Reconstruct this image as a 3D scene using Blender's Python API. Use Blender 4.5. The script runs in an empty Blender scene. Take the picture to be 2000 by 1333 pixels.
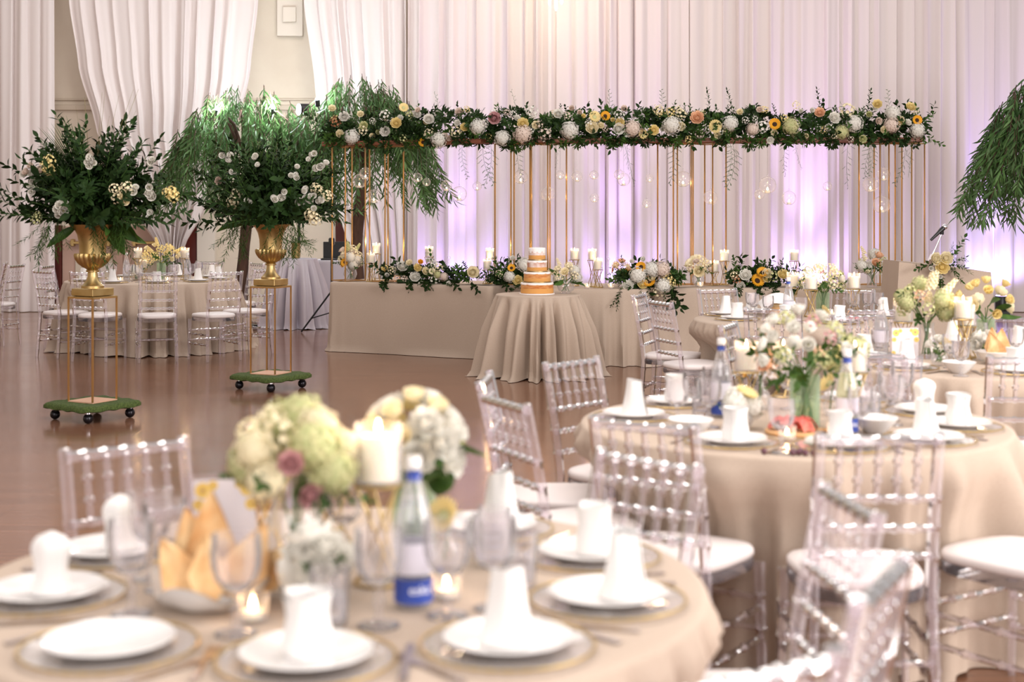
import bpy, math, random
from mathutils import Vector, Matrix, Quaternion, noise
R = random.Random(11)
PI = math.pi
scene = bpy.context.scene
col = scene.collection

# ------------------------------------------------------------------ camera
F = 2800.0; H = 1.57; YH = 405.0          # focal length in px of a 2000 px wide frame, eye height, horizon row
cam = bpy.data.cameras.new('camera'); camo = bpy.data.objects.new('camera', cam); col.objects.link(camo)
camo.location = (0, 0, H); camo.rotation_euler = (PI/2, 0, 0)
cam.sensor_width = 36.0; cam.lens = 36.0*F/2000.0
cam.shift_y = -(666.5-YH)/2000.0
cam.clip_end = 100
cam.dof.use_dof = True; cam.dof.focus_distance = 14.2; cam.dof.aperture_fstop = 2.5
scene.camera = camo

# ------------------------------------------------------------------ light
world = bpy.data.worlds.new('world'); scene.world = world; world.use_nodes = True
bg = world.node_tree.nodes['Background']
bg.inputs[0].default_value = (1.0, 0.93, 0.915, 1); bg.inputs[1].default_value = 0.40

def area_light(name, loc, target, sx, sy, power, color):
    l = bpy.data.lights.new(name, 'AREA'); l.shape = 'RECTANGLE'; l.size = sx; l.size_y = sy
    l.energy = power; l.color = color
    o = bpy.data.objects.new(name, l); col.objects.link(o); o.location = loc
    d = Vector(target)-Vector(loc); o.rotation_euler = d.to_track_quat('-Z', 'Y').to_euler()
    return o
# soft fill lights added beside and behind the camera and overhead, with no fixtures
area_light('fill_light_side', (8.5, 1.0, 3.2), (0.5, 6.0, 0.8), 7.0, 4.0, 860, (1.0, 0.95, 0.93))
area_light('fill_light_rear', (-3.0, -5.0, 3.4), (0.0, 5.0, 0.7), 8.0, 3.5, 360, (1.0, 0.95, 0.93))
area_light('overhead_fill_near', (0.5, 5.5, 6.6), (0.5, 5.5, 0), 7.0, 5.0, 330, (1.0, 0.92, 0.87))
area_light('overhead_fill_far', (0.0, 17.4, 6.6), (0.0, 17.8, 0), 15.0, 3.5, 250, (1.0, 0.91, 0.87))

scene.view_settings.view_transform = 'Standard'; scene.view_settings.look = 'None'
scene.view_settings.gamma = 1.0; scene.view_settings.use_curve_mapping = False
scene.view_settings.exposure = 0.56
cy = scene.cycles
cy.use_denoising = True
cy.max_bounces = 8; cy.diffuse_bounces = 3; cy.glossy_bounces = 3; cy.transmission_bounces = 6
cy.transparent_max_bounces = 40; cy.caustics_reflective = False; cy.caustics_refractive = False
cy.sample_clamp_indirect = 4.0

# ------------------------------------------------------------------ helpers
def P(px, py, Y):
    return Vector(((px-1000)/F*Y, Y, H-(py-YH)/F*Y))
def on_plane(px, py, z):
    Y = F*(H-z)/(py-YH)
    return Vector(((px-1000)/F*Y, Y, z))
def project_x(v):
    return 1000+F*v[0]/max(v[1], .1)

class MB:
    def __init__(s): s.v = []; s.f = []; s.m = []; s.cur = 0
    def add(s, vs, fs):
        o = len(s.v); s.v += [tuple(v) for v in vs]
        s.f += [tuple(i+o for i in f) for f in fs]; s.m += [s.cur]*len(fs)
    def box(s, c, d, rz=0.0, taper=1.0):
        x, y, z = d[0]/2, d[1]/2, d[2]/2; ca, sa = math.cos(rz), math.sin(rz); vs = []
        for k in (-1, 1):
            t = 1.0 if k < 0 else taper
            for a, b in ((-1, -1), (1, -1), (1, 1), (-1, 1)):
                X, Y = a*x*t, b*y*t
                vs.append((c[0]+X*ca-Y*sa, c[1]+X*sa+Y*ca, c[2]+k*z))
        s.add(vs, [(3, 2, 1, 0), (4, 5, 6, 7), (0, 1, 5, 4), (1, 2, 6, 5), (2, 3, 7, 6), (3, 0, 4, 7)])
    def rbox(s, c, d, b=0.01, rz=0.0):
        x, y, z = d[0]/2, d[1]/2, d[2]/2; ca, sa = math.cos(rz), math.sin(rz)
        rings = [(-z, b), (-z+b, 0), (z-b, 0), (z, b)]; vs = []; fs = []
        for zz, ins in rings:
            X, Y = x-ins, y-ins; q = b*.5
            for (a, e) in ((-X+q, -Y), (X-q, -Y), (X, -Y+q), (X, Y-q), (X-q, Y), (-X+q, Y), (-X, Y-q), (-X, -Y+q)):
                vs.append((c[0]+a*ca-e*sa, c[1]+a*sa+e*ca, c[2]+zz))
        for r in range(3):
            for i in range(8): fs.append((r*8+i, r*8+(i+1) % 8, (r+1)*8+(i+1) % 8, (r+1)*8+i))
        fs.append(tuple(range(7, -1, -1))); fs.append(tuple(range(24, 32)))
        s.add(vs, fs)
    def lathe(s, prof, n=24, c=(0, 0, 0), mod=None, cap=True):
        vs = []; fs = []
        for (r, z) in prof:
            for i in range(n):
                a = 2*PI*i/n; rr = r*(mod(a, z) if mod else 1)
                vs.append((c[0]+rr*math.cos(a), c[1]+rr*math.sin(a), c[2]+z))
        for k in range(len(prof)-1):
            for i in range(n):
                j = (i+1) % n; fs.append((k*n+i, k*n+j, (k+1)*n+j, (k+1)*n+i))
        if cap:
            if prof[0][0] > 1e-5: fs.append(tuple(range(n-1, -1, -1)))
            if prof[-1][0] > 1e-5: fs.append(tuple(range((len(prof)-1)*n, len(prof)*n)))
        s.add(vs, fs)
    def tube(s, pts, rad, n=8, cap=True):
        pts = [Vector(p) for p in pts]; k = len(pts)
        if not hasattr(rad, '__len__'): rad = [rad]*k
        vs = []; fs = []; up = Vector((0, 0, 1))
        for i, p in enumerate(pts):
            d = (pts[min(i+1, k-1)]-pts[max(i-1, 0)]).normalized()
            ref = Vector((0, 1, 0)) if abs(d.z) > .9 else up
            a = d.cross(ref).normalized(); b = a.cross(d).normalized()
            for j in range(n):
                t = 2*PI*j/n; vs.append(p+a*math.cos(t)*rad[i]+b*math.sin(t)*rad[i])
        for i in range(k-1):
            for j in range(n):
                q = (j+1) % n; fs.append((i*n+j, i*n+q, (i+1)*n+q, (i+1)*n+j))
        if cap: fs.append(tuple(range(n-1, -1, -1))); fs.append(tuple(range((k-1)*n, k*n)))
        s.add(vs, fs)
    def ball(s, c, r, n=12, m=8, sc=(1, 1, 1)):
        vs = [(c[0], c[1], c[2]-r*sc[2])]; fs = []
        for i in range(1, m):
            a = -PI/2+PI*i/m
            for j in range(n):
                t = 2*PI*j/n
                vs.append((c[0]+r*sc[0]*math.cos(a)*math.cos(t), c[1]+r*sc[1]*math.cos(a)*math.sin(t), c[2]+r*sc[2]*math.sin(a)))
        vs.append((c[0], c[1], c[2]+r*sc[2])); L = len(vs)-1
        for j in range(n):
            q = (j+1) % n
            fs.append((0, 1+q, 1+j)); fs.append((L, L-n+j, L-n+q))
            for i in range(m-2): fs.append((1+i*n+j, 1+i*n+q, 1+(i+1)*n+q, 1+(i+1)*n+j))
        s.add(vs, fs)
    def grid(s, fn, nu, nv, closed=False):
        vs = [fn(i/nu, j/nv) for j in range(nv+1) for i in range(nu+(0 if closed else 1))]
        w = nu if closed else nu+1; fs = []
        for j in range(nv):
            for i in range(nu):
                q = (i+1) % w; fs.append((j*w+i, j*w+q, (j+1)*w+q, (j+1)*w+i))
        s.add(vs, fs)
    def poly(s, pts, z0, z1):
        n = len(pts)
        s.add([(x, y, z0) for x, y in pts]+[(x, y, z1) for x, y in pts],
              [tuple(range(n-1, -1, -1)), tuple(range(n, 2*n))]+[(i, (i+1) % n, n+(i+1) % n, n+i) for i in range(n)])
    def mesh(s, name, mats, smooth=True, angle=38):
        me = bpy.data.meshes.new(name); me.from_pydata(s.v, [], s.f)
        for m in (mats if isinstance(mats, (list, tuple)) else [mats]): me.materials.append(m)
        if max(s.m or [0]) > 0: me.polygons.foreach_set('material_index', s.m)
        if smooth:
            me.polygons.foreach_set('use_smooth', [True]*len(me.polygons))
            me.update()
            try: me.set_sharp_from_angle(angle=math.radians(angle))
            except Exception: pass
        me.update()
        return me

def ob(name, me, parent=None, loc=(0, 0, 0), rot=None, sc=None):
    o = bpy.data.objects.new(name, me); col.objects.link(o)
    if parent is not None: o.parent = parent
    o.location = loc
    if rot is not None:
        if isinstance(rot, Quaternion): o.rotation_mode = 'QUATERNION'; o.rotation_quaternion = rot
        elif isinstance(rot, (int, float)): o.rotation_euler = (0, 0, rot)
        else: o.rotation_euler = rot
    if sc is not None: o.scale = sc if hasattr(sc, '__len__') else (sc, sc, sc)
    return o
def build(name, mb, mats, parent=None, loc=(0, 0, 0), rot=None, sc=None, smooth=True, angle=38):
    return ob(name, mb.mesh(name, mats, smooth, angle), parent, loc, rot, sc)

REG = []
def reg(o, desc, place, cat, group=None):
    o['category'] = cat
    if group: o['group'] = group
    REG.append((o, desc, place)); return o
def thing(name, desc, place, cat, loc=(0, 0, 0), rz=0.0, group=None):
    e = bpy.data.objects.new(name, None); col.objects.link(e); e.location = loc; e.rotation_euler = (0, 0, rz)
    e.empty_display_size = .05
    return reg(e, desc, place, cat, group)
def struct(o):
    o['kind'] = 'structure'; return o
ORD = ['', 'second', 'third', 'fourth', 'fifth', 'sixth', 'seventh', 'eighth', 'ninth', 'tenth', 'eleventh', 'twelfth', 'thirteenth',
       'fourteenth', 'fifteenth', 'sixteenth', 'seventeenth', 'eighteenth', 'nineteenth', 'twentieth', 'twenty-first', 'twenty-second', 'twenty-third',
       'twenty-fourth', 'twenty-fifth', 'twenty-sixth', 'twenty-seventh', 'twenty-eighth', 'twenty-ninth', 'thirtieth']
def finish_labels():
    by = {}
    for o, d, p in REG: by.setdefault((d, p), []).append(o)
    for (d, p), os_ in by.items():
        if len(os_) == 1: os_[0]['label'] = (d+' '+p).strip(); continue
        os_.sort(key=lambda o: project_x(o.location)); n = len(os_)
        for i, o in enumerate(os_):
            if i == 0: w = 'leftmost'
            elif i == n-1: w = 'rightmost'
            elif i <= n//2: w = ORD[i]+' from left'
            else: w = ORD[n-1-i]+' from right'
            o['label'] = (d+', '+w+' '+p).strip()

def quat(d, spin=None):
    q = Vector(d).normalized().to_track_quat('Z', 'Y')
    return q @ Quaternion((0, 0, 1), R.uniform(0, 2*PI) if spin is None else spin)

# ------------------------------------------------------------------ materials
def srgb(r, g, b):
    f = lambda c: (c/255)/12.92 if c/255 <= .04045 else (((c/255)+.055)/1.055)**2.4
    return (f(r), f(g), f(b), 1)
def mat(name, c, rough=.6, metal=0.0, c2=None, nscale=8.0, bump=0.0, bscale=200.0, rnd=0.0, sheen=0.0, trans=0.0, emit=None, estr=0.0, coat=0.0, sss=0.0, spec=None, stretch=None):
    m = bpy.data.materials.new(name); m.use_nodes = True; nt = m.node_tree; N = nt.nodes; L = nt.links
    b = N['Principled BSDF']; b.inputs['Base Color'].default_value = c
    b.inputs['Roughness'].default_value = rough; b.inputs['Metallic'].default_value = metal
    if sheen: b.inputs['Sheen Weight'].default_value = sheen
    if coat: b.inputs['Coat Weight'].default_value = coat; b.inputs['Coat Roughness'].default_value = .1
    if sss: b.inputs['Subsurface Weight'].default_value = sss; b.inputs['Subsurface Radius'].default_value = (.02, .012, .008)
    if spec is not None: b.inputs['Specular IOR Level'].default_value = spec
    if emit: b.inputs['Emission Color'].default_value = emit; b.inputs['Emission Strength'].default_value = estr
    out = None
    tc = None
    if c2 is not None or bump:
        tc = N.new('ShaderNodeTexCoord'); src = tc.outputs['Object']
        if stretch:
            mp = N.new('ShaderNodeMapping'); mp.inputs['Scale'].default_value = stretch; L.new(src, mp.inputs[0]); src = mp.outputs[0]
    if c2 is not None:
        n = N.new('ShaderNodeTexNoise'); n.inputs['Scale'].default_value = nscale; n.inputs['Detail'].default_value = 4
        L.new(src, n.inputs['Vector'])
        r = N.new('ShaderNodeValToRGB'); r.color_ramp.elements[0].position = .38; r.color_ramp.elements[1].position = .64
        r.color_ramp.elements[0].color = c; r.color_ramp.elements[1].color = c2
        L.new(n.outputs[0], r.inputs[0]); out = r.outputs[0]
    if rnd:
        oi = N.new('ShaderNodeObjectInfo'); hv = N.new('ShaderNodeHueSaturation')
        mr = N.new('ShaderNodeMapRange'); mr.inputs[3].default_value = 1-rnd; mr.inputs[4].default_value = 1+rnd
        L.new(oi.outputs['Random'], mr.inputs[0]); L.new(mr.outputs[0], hv.inputs['Value'])
        if out: L.new(out, hv.inputs['Color'])
        else: hv.inputs['Color'].default_value = c
        out = hv.outputs[0]
    if out: L.new(out, b.inputs['Base Color'])
    if bump:
        n = N.new('ShaderNodeTexNoise'); n.inputs['Scale'].default_value = bscale; n.inputs['Detail'].default_value = 3
        L.new(src, n.inputs['Vector'])
        bp = N.new('ShaderNodeBump'); bp.inputs['Strength'].default_value = bump; bp.inputs['Distance'].default_value = .01
        L.new(n.outputs[0], bp.inputs['Height']); L.new(bp.outputs[0], b.inputs['Normal'])
    if trans:
        t = N.new('ShaderNodeBsdfTranslucent'); mx = N.new('ShaderNodeMixShader'); mx.inputs[0].default_value = trans
        if out: L.new(out, t.inputs[0])
        else: t.inputs[0].default_value = c
        L.new(b.outputs[0], mx.inputs[1]); L.new(t.outputs[0], mx.inputs[2]); L.new(mx.outputs[0], N['Material Output'].inputs[0])
    return m
def clear_mat(name, tint, body, rim, rough=.05, white=(1, 1, 1, 1), ior=1.45, solid=False):
    """clear acrylic or glass: light passes straight through, the surface reflects by Fresnel, the edges catch a pale milky tone"""
    m = bpy.data.materials.new(name); m.use_nodes = True; nt = m.node_tree; N = nt.nodes; L = nt.links
    N.remove(N['Principled BSDF'])
    tr = N.new('ShaderNodeBsdfTransparent'); tr.inputs[0].default_value = tint
    gl = N.new('ShaderNodeBsdfGlossy'); gl.inputs['Roughness'].default_value = rough
    df = N.new('ShaderNodeBsdfTranslucent'); df.inputs[0].default_value = white
    d2 = N.new('ShaderNodeBsdfDiffuse'); d2.inputs[0].default_value = white
    ad = N.new('ShaderNodeMixShader'); ad.inputs[0].default_value = .5
    L.new(df.outputs[0], ad.inputs[1]); L.new(d2.outputs[0], ad.inputs[2])
    lw = N.new('ShaderNodeLayerWeight'); lw.inputs[0].default_value = .35
    mr = N.new('ShaderNodeMapRange'); mr.inputs[3].default_value = body; mr.inputs[4].default_value = rim  # pale mix towards the edges stands in for refracted light
    L.new(lw.outputs['Facing'], mr.inputs[0])
    m1 = N.new('ShaderNodeMixShader'); L.new(mr.outputs[0], m1.inputs[0]); L.new(tr.outputs[0], m1.inputs[1]); L.new(ad.outputs[0], m1.inputs[2])
    l2 = N.new('ShaderNodeLayerWeight'); l2.inputs[0].default_value = .5
    pw = N.new('ShaderNodeMath'); pw.operation = 'POWER'; pw.inputs[1].default_value = 4.0; L.new(l2.outputs['Facing'], pw.inputs[0])
    f0 = ((ior-1)/(ior+1))**2
    fr = N.new('ShaderNodeMath'); fr.operation = 'MULTIPLY_ADD'; fr.inputs[1].default_value = .75; fr.inputs[2].default_value = f0; L.new(pw.outputs[0], fr.inputs[0])
    if solid:                       # a thick solid body: also reflects inside
        fr = N.new('ShaderNodeFresnel'); fr.inputs[0].default_value = ior
    m2 = N.new('ShaderNodeMixShader'); L.new(fr.outputs[0], m2.inputs[0]); L.new(m1.outputs[0], m2.inputs[1]); L.new(gl.outputs[0], m2.inputs[2])
    L.new(m2.outputs[0], N['Material Output'].inputs[0])
    return m
def emission(name, c, s):
    m = bpy.data.materials.new(name); m.use_nodes = True; nt = m.node_tree
    nt.nodes.remove(nt.nodes['Principled BSDF']); e = nt.nodes.new('ShaderNodeEmission')
    e.inputs[0].default_value = c; e.inputs[1].default_value = s
    nt.links.new(e.outputs[0], nt.nodes['Material Output'].inputs[0]); return m

M = {}
M['linen'] = mat('beige_linen', srgb(186, 168, 151), .9, c2=srgb(181, 162, 145), nscale=160, bump=.06, bscale=420)
M['white_cloth'] = mat('white_cloth', srgb(216, 208, 216), .9, bump=.1, bscale=200)
M['drape'] = mat('sheer_white_drape', srgb(238, 229, 227), .85, trans=.22)
M['wall'] = mat('beige_plaster', srgb(216, 204, 186), .9, c2=srgb(211, 198, 180), nscale=2)
M['trim'] = mat('trim_paint', srgb(198, 184, 165), .6)
M['panel'] = mat('panel_paint', srgb(222, 212, 198), .6)
M['door'] = mat('door_paint', srgb(188, 156, 140), .55, c2=srgb(182, 150, 134), nscale=4)
M['mahogany'] = mat('mahogany_wood', srgb(92, 28, 18), .4, c2=srgb(70, 20, 14), nscale=6, stretch=(1, 1, .1))
M['acrylic'] = clear_mat('clear_acrylic', (.985, .965, .98, 1), .11, .50, .07, (.92, .85, .90, 1), 1.27, True)
M['glass'] = clear_mat('clear_glass', (.99, .985, .985, 1), .03, .42, .03, (.95, .93, .94, 1), 1.45)
M['crystal'] = clear_mat('cut_crystal', (.985, .975, .98, 1), .05, .50, .04, (.95, .92, .94, 1), 1.16, True)
M['globe'] = clear_mat('thin_globe_glass', (1, 1, 1, 1), .03, .34, .03, (.93, .9, .93, 1), 1.4)
M['green_water'] = clear_mat('green_vase_glass', (.86, .94, .84, 1), .08, .45, .03, (.75, .85, .7, 1), 1.45)
M['cushion'] = mat('white_vinyl', srgb(226, 217, 214), .45, bump=.05, bscale=60)
M['china'] = mat('white_china', srgb(226, 222, 219), .18, coat=.4)
M['napkin'] = mat('white_napkin', srgb(232, 229, 226), .85, bump=.12, bscale=120)
M['steel'] = mat('polished_steel', srgb(190, 180, 178), .18, 1.0)
M['gold'] = mat('gold_leaf', srgb(204, 178, 124), .40, 1.0, c2=srgb(190, 160, 104), nscale=9)
M['rose_gold'] = mat('gold_rod', srgb(206, 164, 110), .36, 1.0)
M['copper_wood'] = mat('copper_stained_wood', srgb(142, 84, 60), .5, c2=srgb(120, 68, 48), nscale=10, stretch=(.2, 1, 1))
M['turf'] = mat('green_felt', srgb(82, 98, 44), .95, c2=srgb(54, 70, 24), nscale=90, bump=.6, bscale=400)
M['plywood'] = mat('pink_plywood', srgb(205, 160, 132), .7)
M['black'] = mat('black_plastic', srgb(16, 15, 17), .35)
M['caster'] = mat('dark_caster', srgb(40, 38, 42), .22, .6)
M['bark'] = mat('bark', srgb(92, 66, 52), .9, c2=srgb(66, 46, 36), nscale=14, bump=.8, bscale=30, stretch=(1, 1, .25))
M['leaf_dark'] = mat('leaf_dark', srgb(38, 60, 24), .6, c2=srgb(22, 42, 14), nscale=3, rnd=.35, spec=.16)
M['leaf_mid'] = mat('leaf_mid', srgb(66, 96, 36), .55, c2=srgb(44, 74, 26), nscale=3, rnd=.3, trans=.15, spec=.3)
M['leaf_willow'] = mat('leaf_willow', srgb(92, 124, 70), .5, c2=srgb(64, 98, 50), nscale=2, rnd=.35, trans=.3, spec=.35)
M['leaf_fern'] = mat('leaf_fern', srgb(78, 100, 62), .6, rnd=.25)
M['stem'] = mat('green_stem', srgb(80, 112, 50), .5)
M['dry'] = mat('dry_grass', srgb(150, 140, 90), .6)
M['f_white'] = mat('petal_white', srgb(236, 233, 224), .7, trans=.2, rnd=.04, spec=.2)
M['f_cream'] = mat('petal_cream', srgb(245, 234, 200), .6, trans=.25, rnd=.05)
M['f_yellow'] = mat('petal_yellow', srgb(243, 224, 160), .6, trans=.25, rnd=.06)
M['f_print'] = mat('printed_yellow', srgb(232, 196, 104), .6)
M['f_gold'] = mat('petal_gold', srgb(240, 176, 40), .6, trans=.2)
M['f_peach'] = mat('petal_peach', srgb(240, 196, 160), .6, trans=.2)
M['f_pink'] = mat('petal_pink', srgb(208, 160, 160), .6, trans=.2)
M['f_rust'] = mat('petal_rust', srgb(176, 120, 84), .6, trans=.1)
M['f_green'] = mat('petal_green', srgb(196, 202, 146), .7, trans=.2, rnd=.12, c2=srgb(214, 208, 160), nscale=2.5, spec=.2)
M['f_blush'] = mat('petal_blush', srgb(232, 214, 200), .6, trans=.2)
M['disc'] = mat('flower_centre', srgb(58, 36, 22), .9, bump=.5, bscale=300)
M['wax'] = mat('candle_wax', srgb(252, 238, 218), .5, sss=.6)
M['flame'] = emission('flame', (1.0, .62, .28, 1), 38.0)
M['bottle_blue'] = mat('blue_label', srgb(46, 72, 160), .45)
M['bottle_label2'] = mat('pale_label', srgb(222, 218, 228), .5)
M['lemon'] = clear_mat('lemon_water', (.98, .98, .84, 1), .25, .6, .03, (.95, .95, .6, 1), 1.33)
M['water_blue'] = clear_mat('pale_blue_water', (.96, .97, .99, 1), .12, .5, .03, (.8, .84, .9, 1), 1.33)
M['ink'] = mat('white_ink', srgb(250, 250, 255), .5)
M['ink_dark'] = mat('dark_ink', srgb(60, 56, 90), .5)
M['bread'] = mat('toasted_bread', srgb(230, 196, 146), .85, c2=srgb(210, 154, 96), nscale=14, bump=.5, bscale=60)
M['board'] = mat('wooden_board', srgb(214, 170, 120), .6, c2=srgb(196, 150, 100), nscale=10, stretch=(1, 6, 1))
M['meat'] = mat('cured_meat', srgb(206, 74, 66), .4, c2=srgb(226, 128, 110), nscale=40)
M['tomato'] = mat('tomato_red', srgb(196, 48, 34), .25, coat=.4)
M['olive'] = mat('olive_green', srgb(96, 104, 34), .3)
M['grape'] = mat('dark_grape', srgb(92, 48, 62), .3)
M['sponge'] = mat('cake_sponge', srgb(196, 118, 58), .9, c2=srgb(226, 168, 108), nscale=12, bump=.4, bscale=80, stretch=(1, 1, 3))
M['ribbon'] = mat('gold_burlap_ribbon', srgb(218, 158, 86), .8, bump=.3, bscale=400)
M['icing'] = mat('white_icing', srgb(246, 238, 234), .6, bump=.3, bscale=60)
M['crumb'] = mat('cake_crumb_icing', srgb(240, 228, 222), .7, c2=srgb(196, 140, 112), nscale=11, bump=.3, bscale=60)
M['card'] = mat('printed_card', srgb(228, 220, 224), .5)
M['pendant'] = emission('pendant_crystal', (1.0, .86, .62, 1), 5.0)
M['led'] = emission('led_white', (.86, .95, 1.0, 1), 60.0)
M['uv_lens'] = emission('violet_lens', (.5, .35, 1.0, 1), 12.0)
M['wire'] = mat('thin_wire', srgb(150, 140, 140), .4, .5)
M['chrome'] = mat('chrome', srgb(220, 216, 220), .15, 1.0)

def floor_material():
    m = bpy.data.materials.new('polished_wood_floor'); m.use_nodes = True; nt = m.node_tree; N = nt.nodes; L = nt.links
    b = N['Principled BSDF']; tc = N.new('ShaderNodeTexCoord')
    br = N.new('ShaderNodeTexBrick'); br.inputs['Scale'].default_value = 1.0
    br.inputs['Color1'].default_value = srgb(142, 96, 68); br.inputs['Color2'].default_value = srgb(129, 86, 60); br.inputs['Mortar'].default_value = srgb(98, 64, 45)
    br.inputs['Mortar Size'].default_value = .0035; br.inputs['Brick Width'].default_value = 1.3; br.inputs['Row Height'].default_value = .075; br.inputs['Bias'].default_value = 0
    L.new(tc.outputs['Object'], br.inputs['Vector'])
    mp = N.new('ShaderNodeMapping'); mp.inputs['Scale'].default_value = (1.2, 22, 1); L.new(tc.outputs['Object'], mp.inputs[0])
    n = N.new('ShaderNodeTexNoise'); n.inputs['Scale'].default_value = 3; n.inputs['Detail'].default_value = 6; L.new(mp.outputs[0], n.inputs['Vector'])
    mx = N.new('ShaderNodeMix'); mx.data_type = 'RGBA'; mx.blend_type = 'MULTIPLY'; mx.inputs[0].default_value = .35
    L.new(br.outputs['Color'], mx.inputs[6]); L.new(n.outputs[0], mx.inputs[7])
    gm = N.new('ShaderNodeBrightContrast'); gm.inputs['Bright'].default_value = .02; L.new(mx.outputs[2], gm.inputs[0])
    L.new(gm.outputs[0], b.inputs['Base Color']); b.inputs['Specular IOR Level'].default_value = .38
    n2 = N.new('ShaderNodeTexNoise'); n2.inputs['Scale'].default_value = 1.5; L.new(tc.outputs['Object'], n2.inputs['Vector'])
    mr = N.new('ShaderNodeMapRange'); mr.inputs[3].default_value = .10; mr.inputs[4].default_value = .20; L.new(n2.outputs[0], mr.inputs[0])
    L.new(mr.outputs[0], b.inputs['Roughness'])
    bp = N.new('ShaderNodeBump'); bp.inputs['Strength'].default_value = .12; bp.inputs['Distance'].default_value = .004; L.new(br.outputs['Fac'], bp.inputs['Height']); bp.invert = True
    L.new(bp.outputs[0], b.inputs['Normal'])
    return m
M['floor'] = floor_material()

# ------------------------------------------------------------------ the room
YW = 21.9                      # back wall
b = MB(); b.box((0, 9, -.05), (26, 26.4, .1)); struct(build('floor', b, M['floor'], smooth=False))
b = MB(); b.box((0, YW+.1, 3.4), (26, .2, 6.8)); wall = struct(build('wall_back', b, M['wall'], smooth=False))
b = MB(); b.box((-12.9, 9.4, 3.4), (.2, 25.2, 6.8)); struct(build('wall_left', b, M['wall'], smooth=False))
def wall_box(name, m, x0, x1, y0, y1, depth=.05, parent=None, out=0.0):
    a = P(x0, y0, YW); c = P(x1, y1, YW); bb = MB()
    bb.rbox(((a.x+c.x)/2, YW-out-depth/2, (a.z+c.z)/2), (abs(c.x-a.x), depth, abs(a.z-c.z)), .008)
    return build(name, bb, m, parent)
struct(wall_box('trim_1', M['trim'], -200, 2100, 205, 216, .05))
struct(wall_box('trim_2', M['trim'], -200, 2100, 192, 197, .03))
struct(wall_box('baseboard_back', M['trim'], -200, 2100, 590, 606, .03))
struct(wall_box('trim_3', M['mahogany'], 98, 123, 440, 606, .12))
struct(wall_box('trim_4', M['mahogany'], 362, 389, 440, 606, .12))
struct(wall_box('trim_5', M['mahogany'], 657, 679, 428, 606, .12))
struct(wall_box('trim_6', M['panel'], 389, 424, 430, 606, .16))
d = bpy.data.objects.new('door_1', None); col.objects.link(d); struct(d)
wall_box('door_leaf', M['door'], 124, 242, 442, 605, .06, d); wall_box('door_leaf', M['door'], 243, 361, 442, 605, .06, d)
for x0, x1 in ((150, 222), (268, 340)): wall_box('door_panel', M['trim'], x0, x1, 500, 590, .02, d, .06)
for x0, x1 in ((142, 222), (262, 330)):
    bar = wall_box('push_bar', M['gold'], x0, x1, 471, 477, .05, d, .10)
    wall_box('bar_mount', M['gold'], x0+2, x0+8, 467, 481, .10, bar, .06); wall_box('bar_mount', M['gold'], x1-8, x1-2, 467, 481, .10, bar, .06)
# wall box high up
t = thing('wall_box_panel', 'cream rectangular box panel mounted high on the beige wall', '', 'wall panel', P(567, 72, YW-.02))
a = P(542, -30, YW); c = P(592, 72, YW); ww = c.x-a.x; hh = a.z-c.z
b = MB(); b.rbox((0, -.03, hh/2), (ww, .06, hh), .01); build('back_plate', b, M['panel'], t)
b = MB(); b.rbox((0, -.08, .33), (.20, .05, .24), .01); build('cover', b, M['panel'], t)

# ------------------------------------------------------------------ drapes
def drape(desc, left, right, y_off, nf, seed, amp=.08, bottom=.01, cat='drape'):
    """left / right: [(z, x)] edge curves from the top down"""
    rr = random.Random(seed); ph = [rr.uniform(0, 6.28) for _ in range(8)]
    def edge(e, z):
        for (z0, x0), (z1, x1) in zip(e, e[1:]):
            if z <= z0 and z >= z1:
                k = (z0-z)/(z0-z1); k2 = k*k*(3-2*k) if len(e) > 3 else k
                return x0+(x1-x0)*(.5*k+.5*k2)
        return e[-1][1]
    ztop = left[0][0]; w0 = abs(right[0][1]-left[0][1])
    def fn(u, v):
        z = ztop+(bottom-ztop)*v
        xl, xr = edge(left, z), edge(right, z); w = xr-xl
        s = u+.012*math.sin(2*PI*2*u+ph[0])+.010*math.sin(2*PI*5*u+ph[1]+v*1.5)+.006*math.sin(2*PI*9*u+ph[6]-v)
        A = amp*(.55+.45*math.sin(2*PI*1.7*u+ph[2])*math.sin(2*PI*3.1*u+ph[3]))*(.7+.5*v)
        wv = math.sin(2*PI*nf*s+ph[4]+.5*math.sin(3*v+ph[5]))+.30*math.sin(2*PI*nf*2.3*s+ph[5]+v*1.2)
        k = min(1.3, w0/max(w, .1))
        return (xl+w*u+.02*math.sin(2*PI*nf*s+ph[3]), y_off-.12-A*wv*min(k, 1.15), z)
    b = MB(); b.grid(fn, int(nf*16), 46)
    o = build('drape', b, M['drape'])
    o.location.x = (left[0][1]+right[0][1])/2
    for v in o.data.vertices: v.co.x -= o.location.x
    return reg(o, desc, '', cat, 'white drapes along the back wall')
YD = 21.55
def E(pts): return [(6.2, P(pts[0][0], 0, YD).x)]+[(P(0, y, YD).z, P(x, 0, YD).x) for x, y in pts]
def V(x): return [(6.2, P(x, 0, YD).x), (0.0, P(x, 0, YD).x)]
drape('white floor-length drape panel hanging at the far left end', V(-130), V(112), YD, 9, 3)
drape('white drape gathered to a low tie behind the round table', E([(145, 0), (163, 130), (196, 250), (262, 400), (318, 488), (300, 620)]), E([(512, 0), (496, 140), (455, 300), (412, 400), (366, 488), (385, 620)]), YD-.1, 11, 5, .075)
drape('white drape panel swept aside behind the middle willow tree', E([(598, 0), (620, 170), (648, 350), (688, 500), (676, 620)]), V(797), YD, 7, 8)
drape('white drape behind the left end of the flower rail', V(797), V(1075), YD-.04, 10, 21)
drape('white drape behind the naked cake and middle flower rail', V(1072), V(1345), YD, 9, 14)
drape('white drape behind the third pair of gold stands', V(1342), V(1632), YD-.04, 10, 25)
drape('white drape behind the right end of the flower rail', V(1630), V(1862), YD, 8, 16)
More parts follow.
